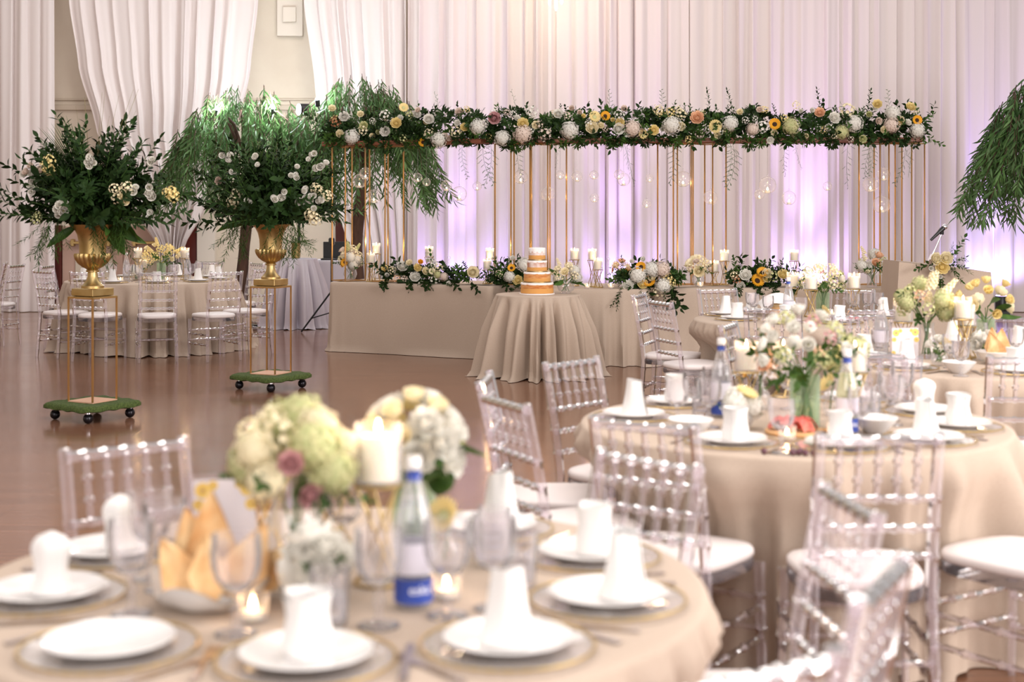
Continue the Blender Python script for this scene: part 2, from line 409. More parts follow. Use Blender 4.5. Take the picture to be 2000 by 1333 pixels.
drape('white violet-lit drape behind the lectern at the right edge', V(1860), V(2230), YD-.05, 12, 37)

# violet uplights at the foot of the drapes
for i, (px, e, cc) in enumerate(((900, 62, (.44, .32, 1)), (1210, 66, (.47, .32, 1)), (1585, 100, (.54, .38, 1)), (1955, 110, (.44, .36, 1)))):
    X = P(px, 0, 21.0).x
    t = thing('uplight', 'black floor uplight washing the drape in violet light', 'at the drape hem', 'uplight', (X, 20.98, 0), 0, 'uplights below the drapes')
    b = MB(); b.lathe([(.085, .05), (.09, .07), (.09, .26), (.085, .27)], 20); build('can', b, M['black'], t)
    b = MB(); b.box((0, 0, .025), (.2, .16, .05)); build('base', b, M['black'], t)
    b = MB(); b.lathe([(.0, .275), (.078, .275), (.078, .28), (0, .28)], 20); build('lens', b, M['uv_lens'], t)
    l = bpy.data.lights.new('uplight_beam', 'SPOT'); l.energy = e*.5; l.color = cc; l.spot_size = math.radians(150); l.spot_blend = .6; l.shadow_soft_size = .08
    lo = bpy.data.objects.new('uplight_beam', l); col.objects.link(lo); lo.parent = t; lo.location = (0, .0, .33)
    lo.rotation_euler = (Vector((0, .25, 1))).to_track_quat('-Z', 'Y').to_euler()
    l = bpy.data.lights.new('uplight_high_beam', 'SPOT'); l.energy = e*4.4; l.color = (cc[0]*1.15, cc[1]*1.0, 1); l.spot_size = math.radians(38); l.spot_blend = 1; l.shadow_soft_size = .08
    lo = bpy.data.objects.new('uplight_high_beam', l); col.objects.link(lo); lo.parent = t; lo.location = (0, 0, .33)
    lo.rotation_euler = (Vector((0, .13, 1))).to_track_quat('-Z', 'Y').to_euler()

# ------------------------------------------------------------------ leaf and bloom meshes (unit sized, shared)
def leaf_geo(b, base, d, up, L, W, fold=.25, bend=.15):
    """one leaf: six faces, folded on its midrib and bent"""
    base = Vector(base); d = Vector(d).normalized(); s = d.cross(Vector(up))
    if s.length < 1e-4: s = d.cross(Vector((1, 0, 0)))
    s.normalize(); n = s.cross(d).normalized()
    rows = [(0, .08), (.3, .85), (.62, .9), (1.0, .04)]; vs = []
    for t, w in rows:
        c = base+d*(L*t)-n*(bend*L*t*t)
        vs += [c-s*(W/2*w)+n*(fold*W*w*.5), c, c+s*(W/2*w)+n*(fold*W*w*.5)]
    fs = []
    for i in range(3):
        k = i*3; fs += [(k, k+1, k+4, k+3), (k+1, k+2, k+5, k+4)]
    b.add(vs, fs)
def sprig(name, mats, n=11, L=.16, W=.07, spread=.9, curve=.25, seed=1, tip=True, stemr=.006):
    """a leafy stem one unit long along +Z"""
    r = random.Random(seed); b = MB(); pts = []
    for i in range(7):
        t = i/6; pts.append(Vector((curve*t*t, 0, t)))
    b.cur = 1; b.tube(pts, [stemr*(1-.6*i/6) for i in range(7)], 4); b.cur = 0
    for i in range(n):
        t = .12+.86*i/(n-1 if n > 1 else 1); p = Vector((curve*t*t, 0, t)); tg = Vector((2*curve*t, 0, 1)).normalized()
        a = i*2.4+r.uniform(-.4, .4); side = Vector((math.cos(a), math.sin(a), 0))
        d = (tg*(.75)+side*spread).normalized() if i < n-1 or not tip else tg
        leaf_geo(b, p, d, tg+Vector((r.uniform(-.3, .3), r.uniform(-.3, .3), .2)), L*r.uniform(.75, 1.15), W*r.uniform(.8, 1.1), .3, r.uniform(0, .3))
    return b.mesh(name, mats, True, 60)
G = {}
G['ruscus'] = [sprig('leaf_sprig', [M['leaf_dark'], M['stem']], 24, .135, .06, .85, .2, s) for s in (1, 2, 3)]
G['bushy'] = [sprig('leaf_sprig', [M['leaf_mid'], M['stem']], 14, .24, .12, 1.0, .15, s) for s in (4, 5)]
G['salal'] = [sprig('leaf_sprig', [M['leaf_dark'], M['stem']], 9, .34, .2, 1.1, .1, s) for s in (6, 7)]
G['rosemary'] = [sprig('leaf_sprig', [M['leaf_mid'], M['stem']], 40, .17, .022, .7, .35, s) for s in (8, 9)]
def tuft(name, m, n, L, W, seed):
    r = random.Random(seed); b = MB()
    for i in range(n):
        z = .95-1.15*(i+.5)/n; rr = math.sqrt(max(0, 1-z*z)); a = i*2.39996; d = Vector((rr*math.cos(a), rr*math.sin(a), z))
        leaf_geo(b, d*r.uniform(.15, .45), d+Vector((r.uniform(-.4, .4), r.uniform(-.4, .4), r.uniform(-.2, .3))), (r.uniform(-1, 1), r.uniform(-1, 1), 1), L*r.uniform(.8, 1.2), W*r.uniform(.8, 1.15), .3, r.uniform(.1, .4))
    return b.mesh(name, m, True, 60)
G['tuft'] = [tuft('leaf_tuft', M['leaf_dark'], 40, .5, .24, 1), tuft('leaf_tuft', M['leaf_dark'], 44, .48, .20, 2), tuft('leaf_tuft', M['leaf_mid'], 40, .5, .22, 3)]
def willow_spray(seed):
    r = random.Random(seed); b = MB(); pts = []
    ph = r.uniform(0, 6)
    for i in range(8):
        t = i/7; pts.append(Vector((.10*math.sin(2.2*t+ph)-.10*math.sin(ph), .08*math.sin(1.7*t+ph*2)-.08*math.sin(ph*2), -t)))
    b.cur = 1; b.tube(pts, [.006*(1-.7*i/7) for i in range(8)], 4); b.cur = 0
    for i in range(46):
        t = .03+.97*i/45; k = min(6, int(t*7)); f = t*7-k; p = pts[k].lerp(pts[k+1], f)
        a = i*2.4+r.uniform(-.5, .5)
        d = Vector((math.cos(a)*.75, math.sin(a)*.75, -1.0+r.uniform(-.2, .5)))
        leaf_geo(b, p, d, (r.uniform(-1, 1), r.uniform(-1, 1), .6), r.uniform(.12, .19), r.uniform(.020, .030), .2, .25)
    return b.mesh('willow_leaf_spray', [M['leaf_willow'], M['bark']], True, 60)
G['willow'] = [willow_spray(s) for s in range(5)]
def fern(seed):
    r = random.Random(seed); b = MB(); b.cur = 0
    pts = [Vector((.12*math.sin(3*t/6), 0, t/6)) for t in range(7)]
    b.tube(pts, .004, 3)
    for i in range(16):
        t = .1+.9*i/15; p = Vector((.12*math.sin(3*t), 0, t)); sg = 1 if i % 2 else -1
        w = .16*(1.1-t)+.03; d = Vector((sg*.9, r.uniform(-.5, .5), .5)).normalized()
        for k in range(5):
            q = p+d*(w*(k+1)/5)
            leaf_geo(b, q, d+Vector((r.uniform(-.6, .6), r.uniform(-.6, .6), .4)), (0, 1, 0), .05, .012, .1, 0)
    return b.mesh('fern_spray', M['leaf_fern'], True, 60)
G['fern'] = [fern(1), fern(2)]
def big_leaf(wide, seed):
    r = random.Random(seed); b = MB()
    def fn(u, v):
        w = wide*math.sin(PI*min(1, v*.96+.03))**.7*(1-.25*v); x = (u-.5)*w
        return (x, -.28*v*v+.35*abs(x)+.02*math.sin(9*v+seed), v)
    b.grid(fn, 4, 8); return b.mesh('leaf', M['leaf_mid'], True, 80)
G['leaf'] = [big_leaf(.30, 1), big_leaf(.42, 2), big_leaf(.55, 3)]

def petal(b, base, out, up, L, W, cup=.5, rows=3):
    base = Vector(base); out = Vector(out).normalized(); up = Vector(up).normalized(); s = out.cross(up).normalized(); vs = []
    n = rows
    for i in range(n+1):
        t = i/n; w = W*math.sin(PI*(.12+.76*t))**.8*.5
        a = cup*t*1.5; c = base+out*(L*(math.sin(a)/max(a, 1e-3))*t if a > .01 else L*t)+up*(L*t*(1-math.cos(a))/max(a, 1e-3) if a > .01 else 0)
        vs += [c-s*w+up*(w*.35), c, c+s*w+up*(w*.35)]
    fs = []
    for i in range(n):
        k = i*3; fs += [(k, k+1, k+4, k+3), (k+1, k+2, k+5, k+4)]
    b.add(vs, fs)
def rose_mesh(m, open_=1.0):
    b = MB(); b.cur = 0
    b.ball((0, 0, .32), .30, 8, 6, (1, 1, 1.1))
    for ring, (n, r0, L, W, tilt, z) in enumerate(((4, .10, .62, .62, 1.25, .12), (5, .16, .80, .72, .95, .06), (6, .2, .92, .8, .62*open_, .0), (7, .2, 1.0, .86, .30*open_, -.06))):
        for k in range(n):
            a = 2*PI*(k+.5*(ring % 2))/n+ring*.3; o = Vector((math.cos(a), math.sin(a), 0))
            dirv = o*math.cos(tilt)+Vector((0, 0, 1))*math.sin(tilt); upv = Vector((0, 0, 1))*math.cos(tilt)-o*math.sin(tilt)
            petal(b, o*r0+Vector((0, 0, z)), dirv, upv, L, W, .55, 3)
    return b.mesh('rose', m, True, 70)
def hydrangea_mesh(m, n=92):
    b = MB(); b.ball((0, 0, .05), .70, 10, 7)
    r = random.Random(5)
    for i in range(n):
        z = 1-1.75*(i+.5)/n; rr = math.sqrt(max(0, 1-z*z)); a = i*2.39996
        d = Vector((rr*math.cos(a), rr*math.sin(a), z)); c = d*.84*r.uniform(.84, 1.10)
        t1 = d.cross(Vector((.3, .5, .8))).normalized(); t2 = d.cross(t1); sp = r.uniform(0, 1.5)
        for k in range(4):
            aa = sp+k*PI/2; o = t1*math.cos(aa)+t2*math.sin(aa); s = d.cross(o); q = .135*r.uniform(.85, 1.2)
            b.add([c, c+o*q*.7-s*q*.5+d*.07, c+o*q*1.35-d*.01, c+o*q*.7+s*q*.5+d*.07], [(0, 1, 2, 3)])
    return b.mesh('hydrangea', m, True, 60)
def daisy_mesh(m, np_=18, disc=.36, mc=None):
    b = MB(); b.cur = 0
    for lay in range(2):
        for k in range(np_):
            a = 2*PI*(k+.5*lay)/np_; o = Vector((math.cos(a), math.sin(a), .15+.22*lay)).normalized()
            petal(b, Vector((math.cos(a), math.sin(a), 0))*disc*.7, o, Vector((0, 0, 1)), .74, .26, .25, 2)
    b.cur = 1; b.ball((0, 0, .05), disc, 12, 6, (1, 1, .5))
    return b.mesh('daisy', [m, mc or M['disc']], True, 60)
def lisi_mesh(m):
    b = MB()
    for ring, (n, tilt, L) in enumerate(((5, 1.0, .95), (6, .55, 1.0))):
        for k in range(n):
            a = 2*PI*(k+.5*ring)/n; o = Vector((math.cos(a), math.sin(a), 0)); dirv = o*math.cos(tilt)+Vector((0, 0, math.sin(tilt))); upv = Vector((0, 0, math.cos(tilt)))-o*math.sin(tilt)
            petal(b, o*.06, dirv, upv, L, .95, .5, 3)
    b.cur = 1; b.ball((0, 0, .25), .14, 6, 5)
    return b.mesh('lisianthus', [m, M['f_green']], True, 70)
def cluster_mesh(m, n=16, seed=3):
    b = MB(); r = random.Random(seed)
    for i in range(n):
        z = 1-1.5*(i+.5)/n; rr = math.sqrt(max(0, 1-z*z)); a = i*2.39996; d = Vector((rr*math.cos(a), rr*math.sin(a), z)); c = d*r.uniform(.6, .9)
        t1 = d.cross(Vector((.3, .5, .8))).normalized(); t2 = d.cross(t1)
        for k in range(5):
            aa = k*2*PI/5+i; petal(b, c, t1*math.cos(aa)+t2*math.sin(aa), d, .3, .22, .7, 2)
    return b.mesh('blossom', m, True, 70)
def stock_mesh(m):
    b = MB(); r = random.Random(9)
    for i in range(34):
        z = i/33; a = i*2.4; rr = .34*(1-.62*z); c = Vector((rr*math.cos(a), rr*math.sin(a), z*1.9)); d = Vector((math.cos(a), math.sin(a), .5)).normalized()
        t1 = d.cross(Vector((0, 0, 1))).normalized(); t2 = d.cross(t1)
        for k in range(4):
            aa = k*PI/2+i; petal(b, c, t1*math.cos(aa)+t2*math.sin(aa), d, .26*(1-.4*z), .24, .7, 2)
    return b.mesh('blossom_spike', m, True, 70)
BL = {}
def bloom(kind, mname):
    k = (kind, mname)
    if k not in BL:
        m = M[mname]
        BL[k] = {'rose': lambda: rose_mesh(m), 'hydrangea': lambda: hydrangea_mesh(m), 'daisy': lambda: daisy_mesh(m, mc=M['f_green']), 'sunflower': lambda: daisy_mesh(m, 20, .42), 'printed': lambda: daisy_mesh(m, 16, .22, M['f_rust']),
                 'lisianthus': lambda: lisi_mesh(m), 'blossom': lambda: cluster_mesh(m), 'stock': lambda: stock_mesh(m), 'peony': lambda: rose_mesh(m, 1.6)}[kind]()
        BL[k].name = kind
    return BL[k]
def put_bloom(parent, kind, mname, pos, d, r, dr=None):
    o = ob({'stock': 'blossom_spike'}.get(kind, kind), bloom(kind, mname), parent, pos, quat(Vector(d)+Vector((R.uniform(-.2, .2), R.uniform(-.2, .2), R.uniform(-.2, .2)))), r)
    return o
def put_sprig(parent, kind, pos, d, L, name=None):
    nm = name or {'fern': 'fern_spray', 'willow': 'willow_spray', 'leaf': 'leaf', 'tuft': 'leaf_tuft'}.get(kind, 'leaf_sprig')
    if kind == 'willow':
        return ob(nm, R.choice(G[kind]), parent, pos, Quaternion((0, 0, 1), R.uniform(0, 6.28)) if d is None else quat(-Vector(d)), L)
    return ob(nm, R.choice(G[kind]), parent, pos, quat(d), L)

# ------------------------------------------------------------------ willow trees
def willow(desc, X, Y, rad, ztop, zlow, trunk_top, n, seed, fx=(-1, 1), ry=.8, trunk_r=.07, tops=(), lamps=()):
    r = random.Random(seed)
    t = thing('willow_tree', desc, '', 'tree', (X, Y, 0), 0, 'artificial willow trees')
    b = MB(); pts = []; rr = []
    for i in range(14):
        k = i/13; pts.append((.05*math.sin(5*k+seed), .04*math.cos(4*k), trunk_top*k)); rr.append(trunk_r*(1.25-.45*k+.08*math.sin(17*k+seed)))
    b.tube(pts, rr, 10); build('trunk', b, M['bark'], t)
    b = MB(); b.lathe([(.2, 0), (.2, .05), (.1, .07), (0, .075)], 20); build('base_plate', b, M['black'], t)
    for k in range(9):
        a = 2*PI*k/9+r.uniform(-.2, .2); q = rad*r.uniform(.55, .85); bb = MB()
        bb.tube([(.03*math.cos(a), .03*math.sin(a), trunk_top-.1), (q*.35*math.cos(a), q*.35*ry*math.sin(a), trunk_top+.35*(ztop-trunk_top)),
                 (q*.75*math.cos(a), q*.75*ry*math.sin(a), trunk_top+.55*(ztop-trunk_top)), (q*math.cos(a), q*ry*math.sin(a), trunk_top+.4*(ztop-trunk_top))], [.03, .022, .015, .008], 6)
        build('branch', bb, M['bark'], t)
    for i in range(n):
        a = r.uniform(0, 2*PI); u = math.sqrt(r.uniform(.02, 1)); x = rad*u*math.cos(a); y = rad*ry*u*math.sin(a)
        if x/rad < fx[0] or x/rad > fx[1]: continue
        z = ztop-(ztop-zlow)*.42*u**2.4+r.uniform(-.18, .05)
        L = r.uniform(.42, .62)*(ztop-zlow)*(.75+.35*u)
        L = max(.3, min(L, z-zlow+r.uniform(-.15, .1)))
        lean = Vector((math.cos(a)*.3*u, math.sin(a)*.3*u, -1))
        ob('willow_spray', r.choice(G['willow']), t, (x, y, z), quat(-lean, r.uniform(0, 6)), (.9*max(L, .55), .9*max(L, .55), L))
    for (x, y, z, e) in lamps:
        lamp = MB(); lamp.tube([(x, y+.03, z-.10), (x, y, z-.02)], .03, 12); sp = build('tree_spotlight', lamp, M['black'], t)
        lamp = MB(); lamp.tube([(x, y+.004, z-.021), (x, y-.004, z-.013)], .027, 12); build('lens', lamp, M['led'], sp)
        arm = MB(); arm.tube([(x, y+.03, z-.10), (x*.4, y*.4, trunk_top-.05), (0, 0, trunk_top-.12)], .008, 6); build('arm', arm, M['black'], sp)
        l = bpy.data.lights.new('tree_spot_glow', 'POINT'); l.energy = e; l.color = (.86, .95, 1); l.shadow_soft_size = .04
        lo = bpy.data.objects.new('tree_spot_glow', l); col.objects.link(lo); lo.parent = t; lo.location = (x, y-.05, z+.05)
    for (x, z, L) in tops:
        for k in range(4):
            ob('willow_spray', r.choice(G['willow']), t, (x+r.uniform(-.06, .06), r.uniform(-.1, .1), z), quat((r.uniform(-.4, .4), r.uniform(-.3, .3), 1)), L)
    return t
Yw1 = 18.6; c1 = P(478, 0, Yw1).x
willow('artificial willow tree lit by white light, between the two gold urns', c1, Yw1, .92, P(0, 165, Yw1).z, P(0, 425, Yw1).z, 2.35, 165, 4, (-1, 1), lamps=((-.28, -.35, P(0, 215, Yw1).z, 26), (.42, -.30, P(0, 212, Yw1).z, 34)), tops=((P(440, 0, Yw1).x-c1, P(0, 195, Yw1).z, .55), (P(512, 0, Yw1).x-c1, P(0, 205, Yw1).z, .45)))
Yw2 = 18.0; c2 = P(704, 0, Yw2).x
willow('artificial willow tree behind the left end of the flower rail', c2, Yw2, .86, P(0, 150, Yw2).z, P(0, 420, Yw2).z, 2.3, 150, 9, (-.85, 1), trunk_r=.075, lamps=((-.50, -.30, P(0, 195, Yw2).z, 22),), tops=((P(660, 0, Yw2).x-c2, P(0, 205, Yw2).z, .5), (P(770, 0, Yw2).x-c2, P(0, 225, Yw2).z, .4)))
Yw3 = 17.0; c3 = P(2072, 0, Yw3).x
willow('artificial willow tree cut off by the right edge', c3, Yw3, .82, P(0, 118, Yw3).z, P(0, 445, Yw3).z, 2.5, 185, 13, (-1, .6))
# stage light between the willows
t = thing('stage_light', 'bright white stage light on a thin stand between two willows', '', 'stage light', P(584, 0, 19.75).xy.to_3d(), math.radians(-62))
t.location.z = 0; zl = P(0, 214, 19.75).z
b = MB(); b.tube([(0, 0, .02), (0, 0, zl-.1)], .018, 8); build('pole', b, M['black'], t)
for k in range(3):
    a = k*2*PI/3; b = MB(); b.tube([(0, 0, .4), (.35*math.cos(a), .35*math.sin(a), .01)], .012, 6); build('leg', b, M['black'], t)
b = MB(); b.tube([(0, .14, zl), (0, 0, zl)], .085, 20); build('housing', b, M['black'], t)
b = MB(); b.tube([(0, 0, zl), (0, -.012, zl)], .075, 20); build('lens', b, M['led'], t)
l = bpy.data.lights.new('stage_beam', 'POINT'); l.energy = 85; l.color = (.84, .94, 1); l.shadow_soft_size = .1
lo = bpy.data.objects.new('stage_beam', l); col.objects.link(lo); lo.parent = t; lo.location = (.0, -.20, zl)

# ------------------------------------------------------------------ urn pedestals
def urn_stand(px, Yc, rz, desc, seed, srot, w, htop):
    r = random.Random(seed); X = P(px, 0, Yc).x
    # dolly
    t = thing('furniture_dolly', 'square dolly covered in green turf on four dark casters', 'under the '+desc+' gold stand', 'dolly', (X, Yc, 0), rz, 'turf covered dollies')
    b = MB()
    def fn(u, v):
        a = 2*PI*u; s = .262; c, q = math.cos(a), math.sin(a); k = s/max(abs(c), abs(q)); k = min(k, s*1.30)
        ring = [(.0, .128), (.85, .130), (.97, .128), (1.03, .112), (1.03, .09), (.96, .082), (0, .082)]
        i = min(5, int(v*6)); f = v*6-i; rr = ring[i][0]*(1-f)+ring[i+1][0]*f; z = ring[i][1]*(1-f)+ring[i+1][1]*f
        return (c*k*rr, q*k*rr, z+.004*math.sin(13*a)*(rr > .5))
    b.grid(fn, 64, 6, True); build('turf_cover', b, M['turf'], t, angle=60)
    for x in (-1, 1):
        for y in (-1, 1):
            b = MB(); b.ball((x*.19, y*.19, .037), .037, 16, 10); cs = build('caster', b, M['caster'], t)
            b = MB(); b.lathe([(.022, .066), (.03, .072), (.03, .084), (0, .084)], 14, (x*.19, y*.19, 0)); build('caster_plate', b, M['chrome'], cs)
    # gold rod stand
    s = thing('rod_stand', 'slim gold rod stand', 'carrying the '+desc+' urn', 'stand', (X, Yc, .131), srot, 'gold rod stands')
    b = MB(); b.box((0, 0, .004), (w, w, .008)); build('base_board', b, M['plywood'], s, smooth=False)
    for x in (-1, 1):
        for y in (-1, 1):
            b = MB(); b.box((x*w/2*.97, y*w/2*.97, .008+htop/2), (.011, .011, htop)); build('rod', b, M['rose_gold'], s, smooth=False)
    for k in range(4):
        a = k*PI/2; b = MB(); b.box((0, w/2*.97, htop+.003), (w, .011, .010)); build('top_rail', b, M['rose_gold'], s, (0, 0, 0), a, smooth=False)
    b = MB(); b.box((0, 0, htop+.011), (w, w, .006)); build('top_plate', b, M['gold'], s, smooth=False)
    z0 = .131+htop+.016
    u = thing('urn', 'gold fluted pedestal urn', 'on the '+desc+' stand', 'urn', (X, Yc, z0), srot, 'gold urns')
    b = MB(); b.rbox((0, 0, .029), (.215, .215, .056), .004); build('plinth', b, M['gold'], u)
    b = MB(); b.lathe([(.082, .057), (.083, .075), (.070, .085), (.046, .115), (.037, .15), (.036, .175), (.048, .178), (.049, .188), (.038, .192), (.045, .2)], 32); build('foot', b, M['gold'], u)
    b = MB()
    prof = [(.040, .196), (.075, .215), (.105, .243), (.124, .275), (.130, .300), (.126, .315)]
    b.lathe(prof, 72, mod=lambda a, z: 1+.13*(abs(math.cos(9*a))-.6)*min(1, (z-.19)/.06)); build('fluted_bowl', b, M['gold'], u, angle=70)
    b = MB(); b.lathe([(.098, .312), (.097, .345), (.100, .40), (.112, .455), (.135, .50), (.166, .523), (.170, .530), (.160, .530), (.128, .50), (.100, .44), (.09, .40), (0, .395)], 40); build('cup', b, M['gold'], u)
    zt = z0+.53
    f = thing('urn_arrangement', 'large dark green foliage arrangement with white blooms', 'in the '+desc+' urn', 'flower arrangement', (X, Yc, zt), 0, 'urn flower arrangements')
    return f, r
def urn_flora(f, r, dense, lo, hi):
    # radiating branches, longest to the sides, shorter on top
    for i in range(dense):
        a = r.uniform(0, 2*PI); el = r.uniform(-.02, 1.35)
        d = Vector((math.cos(a)*math.cos(el), .75*math.sin(a)*math.cos(el), math.sin(el)))
        L = r.uniform(.42, .62)*(1.0-.05*el) ; k = r.uniform(.05, .28)
        ob('leaf_sprig', r.choice(G['ruscus']), f, d*k+Vector((0, 0, .03)), quat(d, r.uniform(0, 6)), (L, L, L))
    for i in range(int(dense*.55)):
        a = r.uniform(0, 2*PI); el = r.uniform(.0, 1.4)
        d = Vector((math.cos(a)*math.cos(el), .75*math.sin(a)*math.cos(el), math.sin(el)))
        L = r.uniform(.24, .36)
        ob('leaf_sprig', r.choice(G['salal']), f, d*r.uniform(.0, .22)+Vector((0, 0, .04)), quat(d, r.uniform(0, 6)), L)
    for i in range(60):
        a = r.uniform(0, 2*PI); el = r.uniform(.0, 1.3); k = r.uniform(.05, .40)
        d = Vector((math.cos(a)*math.cos(el), .75*math.sin(a)*math.cos(el), math.sin(el)))
        ob('leaf_tuft', r.choice(G['tuft'][:2]), f, d*k+Vector((0, 0, .09)), quat(d, r.uniform(0, 6)), r.uniform(.13, .19))
    for i in range(14):
        a = r.uniform(PI, 2*PI) if i < 9 else r.uniform(0, PI); el = r.uniform(-.55, .9); d = Vector((math.cos(a)*math.cos(el), .7*math.sin(a)*math.cos(el), math.sin(el)))
        L = r.uniform(.2, .34); ob('leaf', r.choice(G['leaf']), f, d*.14+Vector((0, 0, .05)), quat(d, r.uniform(0, 6)), L)
    for (x0, cnt) in ((-.26, 9), (-.14, 2), (.10, 5), (.24, 9)):
        for i in range(cnt):
            x = x0+r.uniform(-.06, .06); L = r.uniform(.2, .38)
            ob('leaf_sprig', r.choice(G['rosemary']), f, (x, -.16+r.uniform(-.03, .05), .03), quat((r.uniform(-.3, .3)+x*.6, -.35, -1), r.uniform(0, 6)), L)
def cluster(f, pos, kind, mname, n, r, rad, spread=.05):
    for i in range(n):
        p = Vector(pos)+Vector((r.uniform(-1, 1)*spread, r.uniform(-.5, .3)*spread, r.uniform(-1, 1)*spread))
        put_bloom(f, kind, mname, p, (r.uniform(-.5, .5)+pos[0]*.5, -1, r.uniform(-.2, .7)), 1.45*rad*r.uniform(.85, 1.15))
Yu1 = 10.65
f1, r1 = urn_stand(181, Yu1, math.radians(54.5), 'left', 3, math.radians(61), .25, .765)
urn_flora(f1, r1, 105, 0, 0)
def at1(px, py, dy=0): v = P(px, py, Yu1+dy); return v-f1.location
for px, py, k, m, n, rad, sp in ((92, 326, 'blossom', 'f_yellow', 4, .034, .05), (57, 347, 'lisianthus', 'f_white', 4, .03, .035), (64, 372, 'lisianthus', 'f_white', 3, .028, .03), (182, 318, 'lisianthus', 'f_white', 6, .026, .04),
        (125, 411, 'lisianthus', 'f_white', 6, .036, .045), (235, 376, 'blossom', 'f_cream', 4, .034, .045), (242, 392, 'lisianthus', 'f_cream', 2, .03, .02), (290, 378, 'lisianthus', 'f_white', 4, .034, .05), (292, 320, 'lisianthus', 'f_white', 3, .028, .04),
        (296, 418, 'lisianthus', 'f_white', 2, .03, .03), (340, 378, 'blossom', 'f_yellow', 4, .034, .05), (70, 330, 'lisianthus', 'f_blush', 3, .03, .05), (260, 372, 'lisianthus', 'f_white', 2, .03, .02), (75, 425, 'blossom', 'f_green', 2, .025, .03)):
    v = at1(px, py, -.42+.35*abs(px-179)/180); cluster(f1, v, k, m, n, r1, rad, sp)
for k in range(12):
    d = Vector((r1.uniform(-.3, .35), r1.uniform(-.1, .2), 1)); b = MB(); L = r1.uniform(.75, 1.05)
    b.tube([(0, 0, .1), d*.5*L, Vector((d.x*1.15, d.y, 1))*L], [.003, .002, .0008], 3); build('grass_blade', b, M['dry'], f1)
for k in range(18):
    a = -.9+1.0*k/17; put = ob('palm_blade', G['leaf'][0], f1, (-.10+.0*k, .05, .32), quat((a*.9-.25, .1, 1), 0), (.06, .1, r1.uniform(.42, .55)))
Yu2 = 12.42
f2, r2 = urn_stand(529, Yu2, math.radians(54.6), 'right', 6, math.radians(66), .255, .745)
urn_flora(f2, r2, 100, 0, 0)
def at2(px, py, dy=0): v = P(px, py, Yu2+dy); return v-f2.location
for px, py, k, m, n, rad, sp in ((443, 314, 'lisianthus', 'f_white', 5, .03, .05), (452, 342, 'lisianthus', 'f_white', 2, .028, .03), (430, 355, 'lisianthus', 'f_blush', 3, .03, .04), (497, 308, 'lisianthus', 'f_white', 1, .03, .01), (503, 318, 'lisianthus', 'f_white', 2, .028, .03),
        (457, 390, 'blossom', 'f_cream', 4, .035, .05), (484, 394, 'lisianthus', 'f_white', 3, .028, .04), (545, 384, 'lisianthus', 'f_white', 5, .032, .05), (577, 338, 'lisianthus', 'f_white', 4, .03, .05), (605, 305, 'lisianthus', 'f_white', 3, .028, .05),
        (625, 325, 'lisianthus', 'f_white', 5, .03, .05), (598, 380, 'lisianthus', 'f_white', 7, .032, .07), (612, 396, 'lisianthus', 'f_white', 5, .034, .06), (628, 375, 'blossom', 'f_cream', 4, .035, .06), (616, 425, 'blossom', 'f_cream', 4, .035, .05)):
    v = at2(px, py, -.42+.3*abs(px-530)/130); cluster(f2, v, k, m, n, r2, rad, sp)
for k in range(3):
    ob('palm_leaf', G['leaf'][2], f2, (-.08+.05*k, -.1, .22), quat((-.15+.12*k, -.1, 1), 3.1), (.32, .4, .42))
for k in range(10):
    d = Vector((r2.uniform(-.2, .2), r2.uniform(-.1, .2), 1)); b = MB(); L = r2.uniform(.6, .9)
    b.tube([(0, 0, .1), d*.5*L, Vector((d.x*1.15, d.y, 1))*L], [.003, .002, .0008], 3); build('grass_blade', b, M['dry'], f2)

# warm crystal pendant whose tip hangs into the picture
cpn = P(1086, 22, 20.4)
t = thing('pendant_light', 'warm glowing crystal pendant tip hanging at the top edge', '', 'pendant light', cpn, 0)
for dx, dz, L in ((0, 0, .5), (-.09, .07, .45), (.08, .09, .42)):
    b = MB(); b.lathe([(0, dz), (.018, dz+.03), (.022, dz+.1), (.022, dz+L)], 10, (dx, 0, 0)); build('crystal_drop', b, M['pendant'], t)
b = MB(); b.lathe([(.16, .55), (.17, .58), (.05, .62), (.02, .65), (.02, 1.4)], 20); build('pendant_mount', b, M['gold'], t)
l = bpy.data.lights.new('pendant_glow', 'POINT'); l.energy = 45; l.color = (1, .74, .48); l.shadow_soft_size = .1
lo = bpy.data.objects.new('pendant_glow', l); col.objects.link(lo); lo.parent = t; lo.location = (0, -.08, .35)

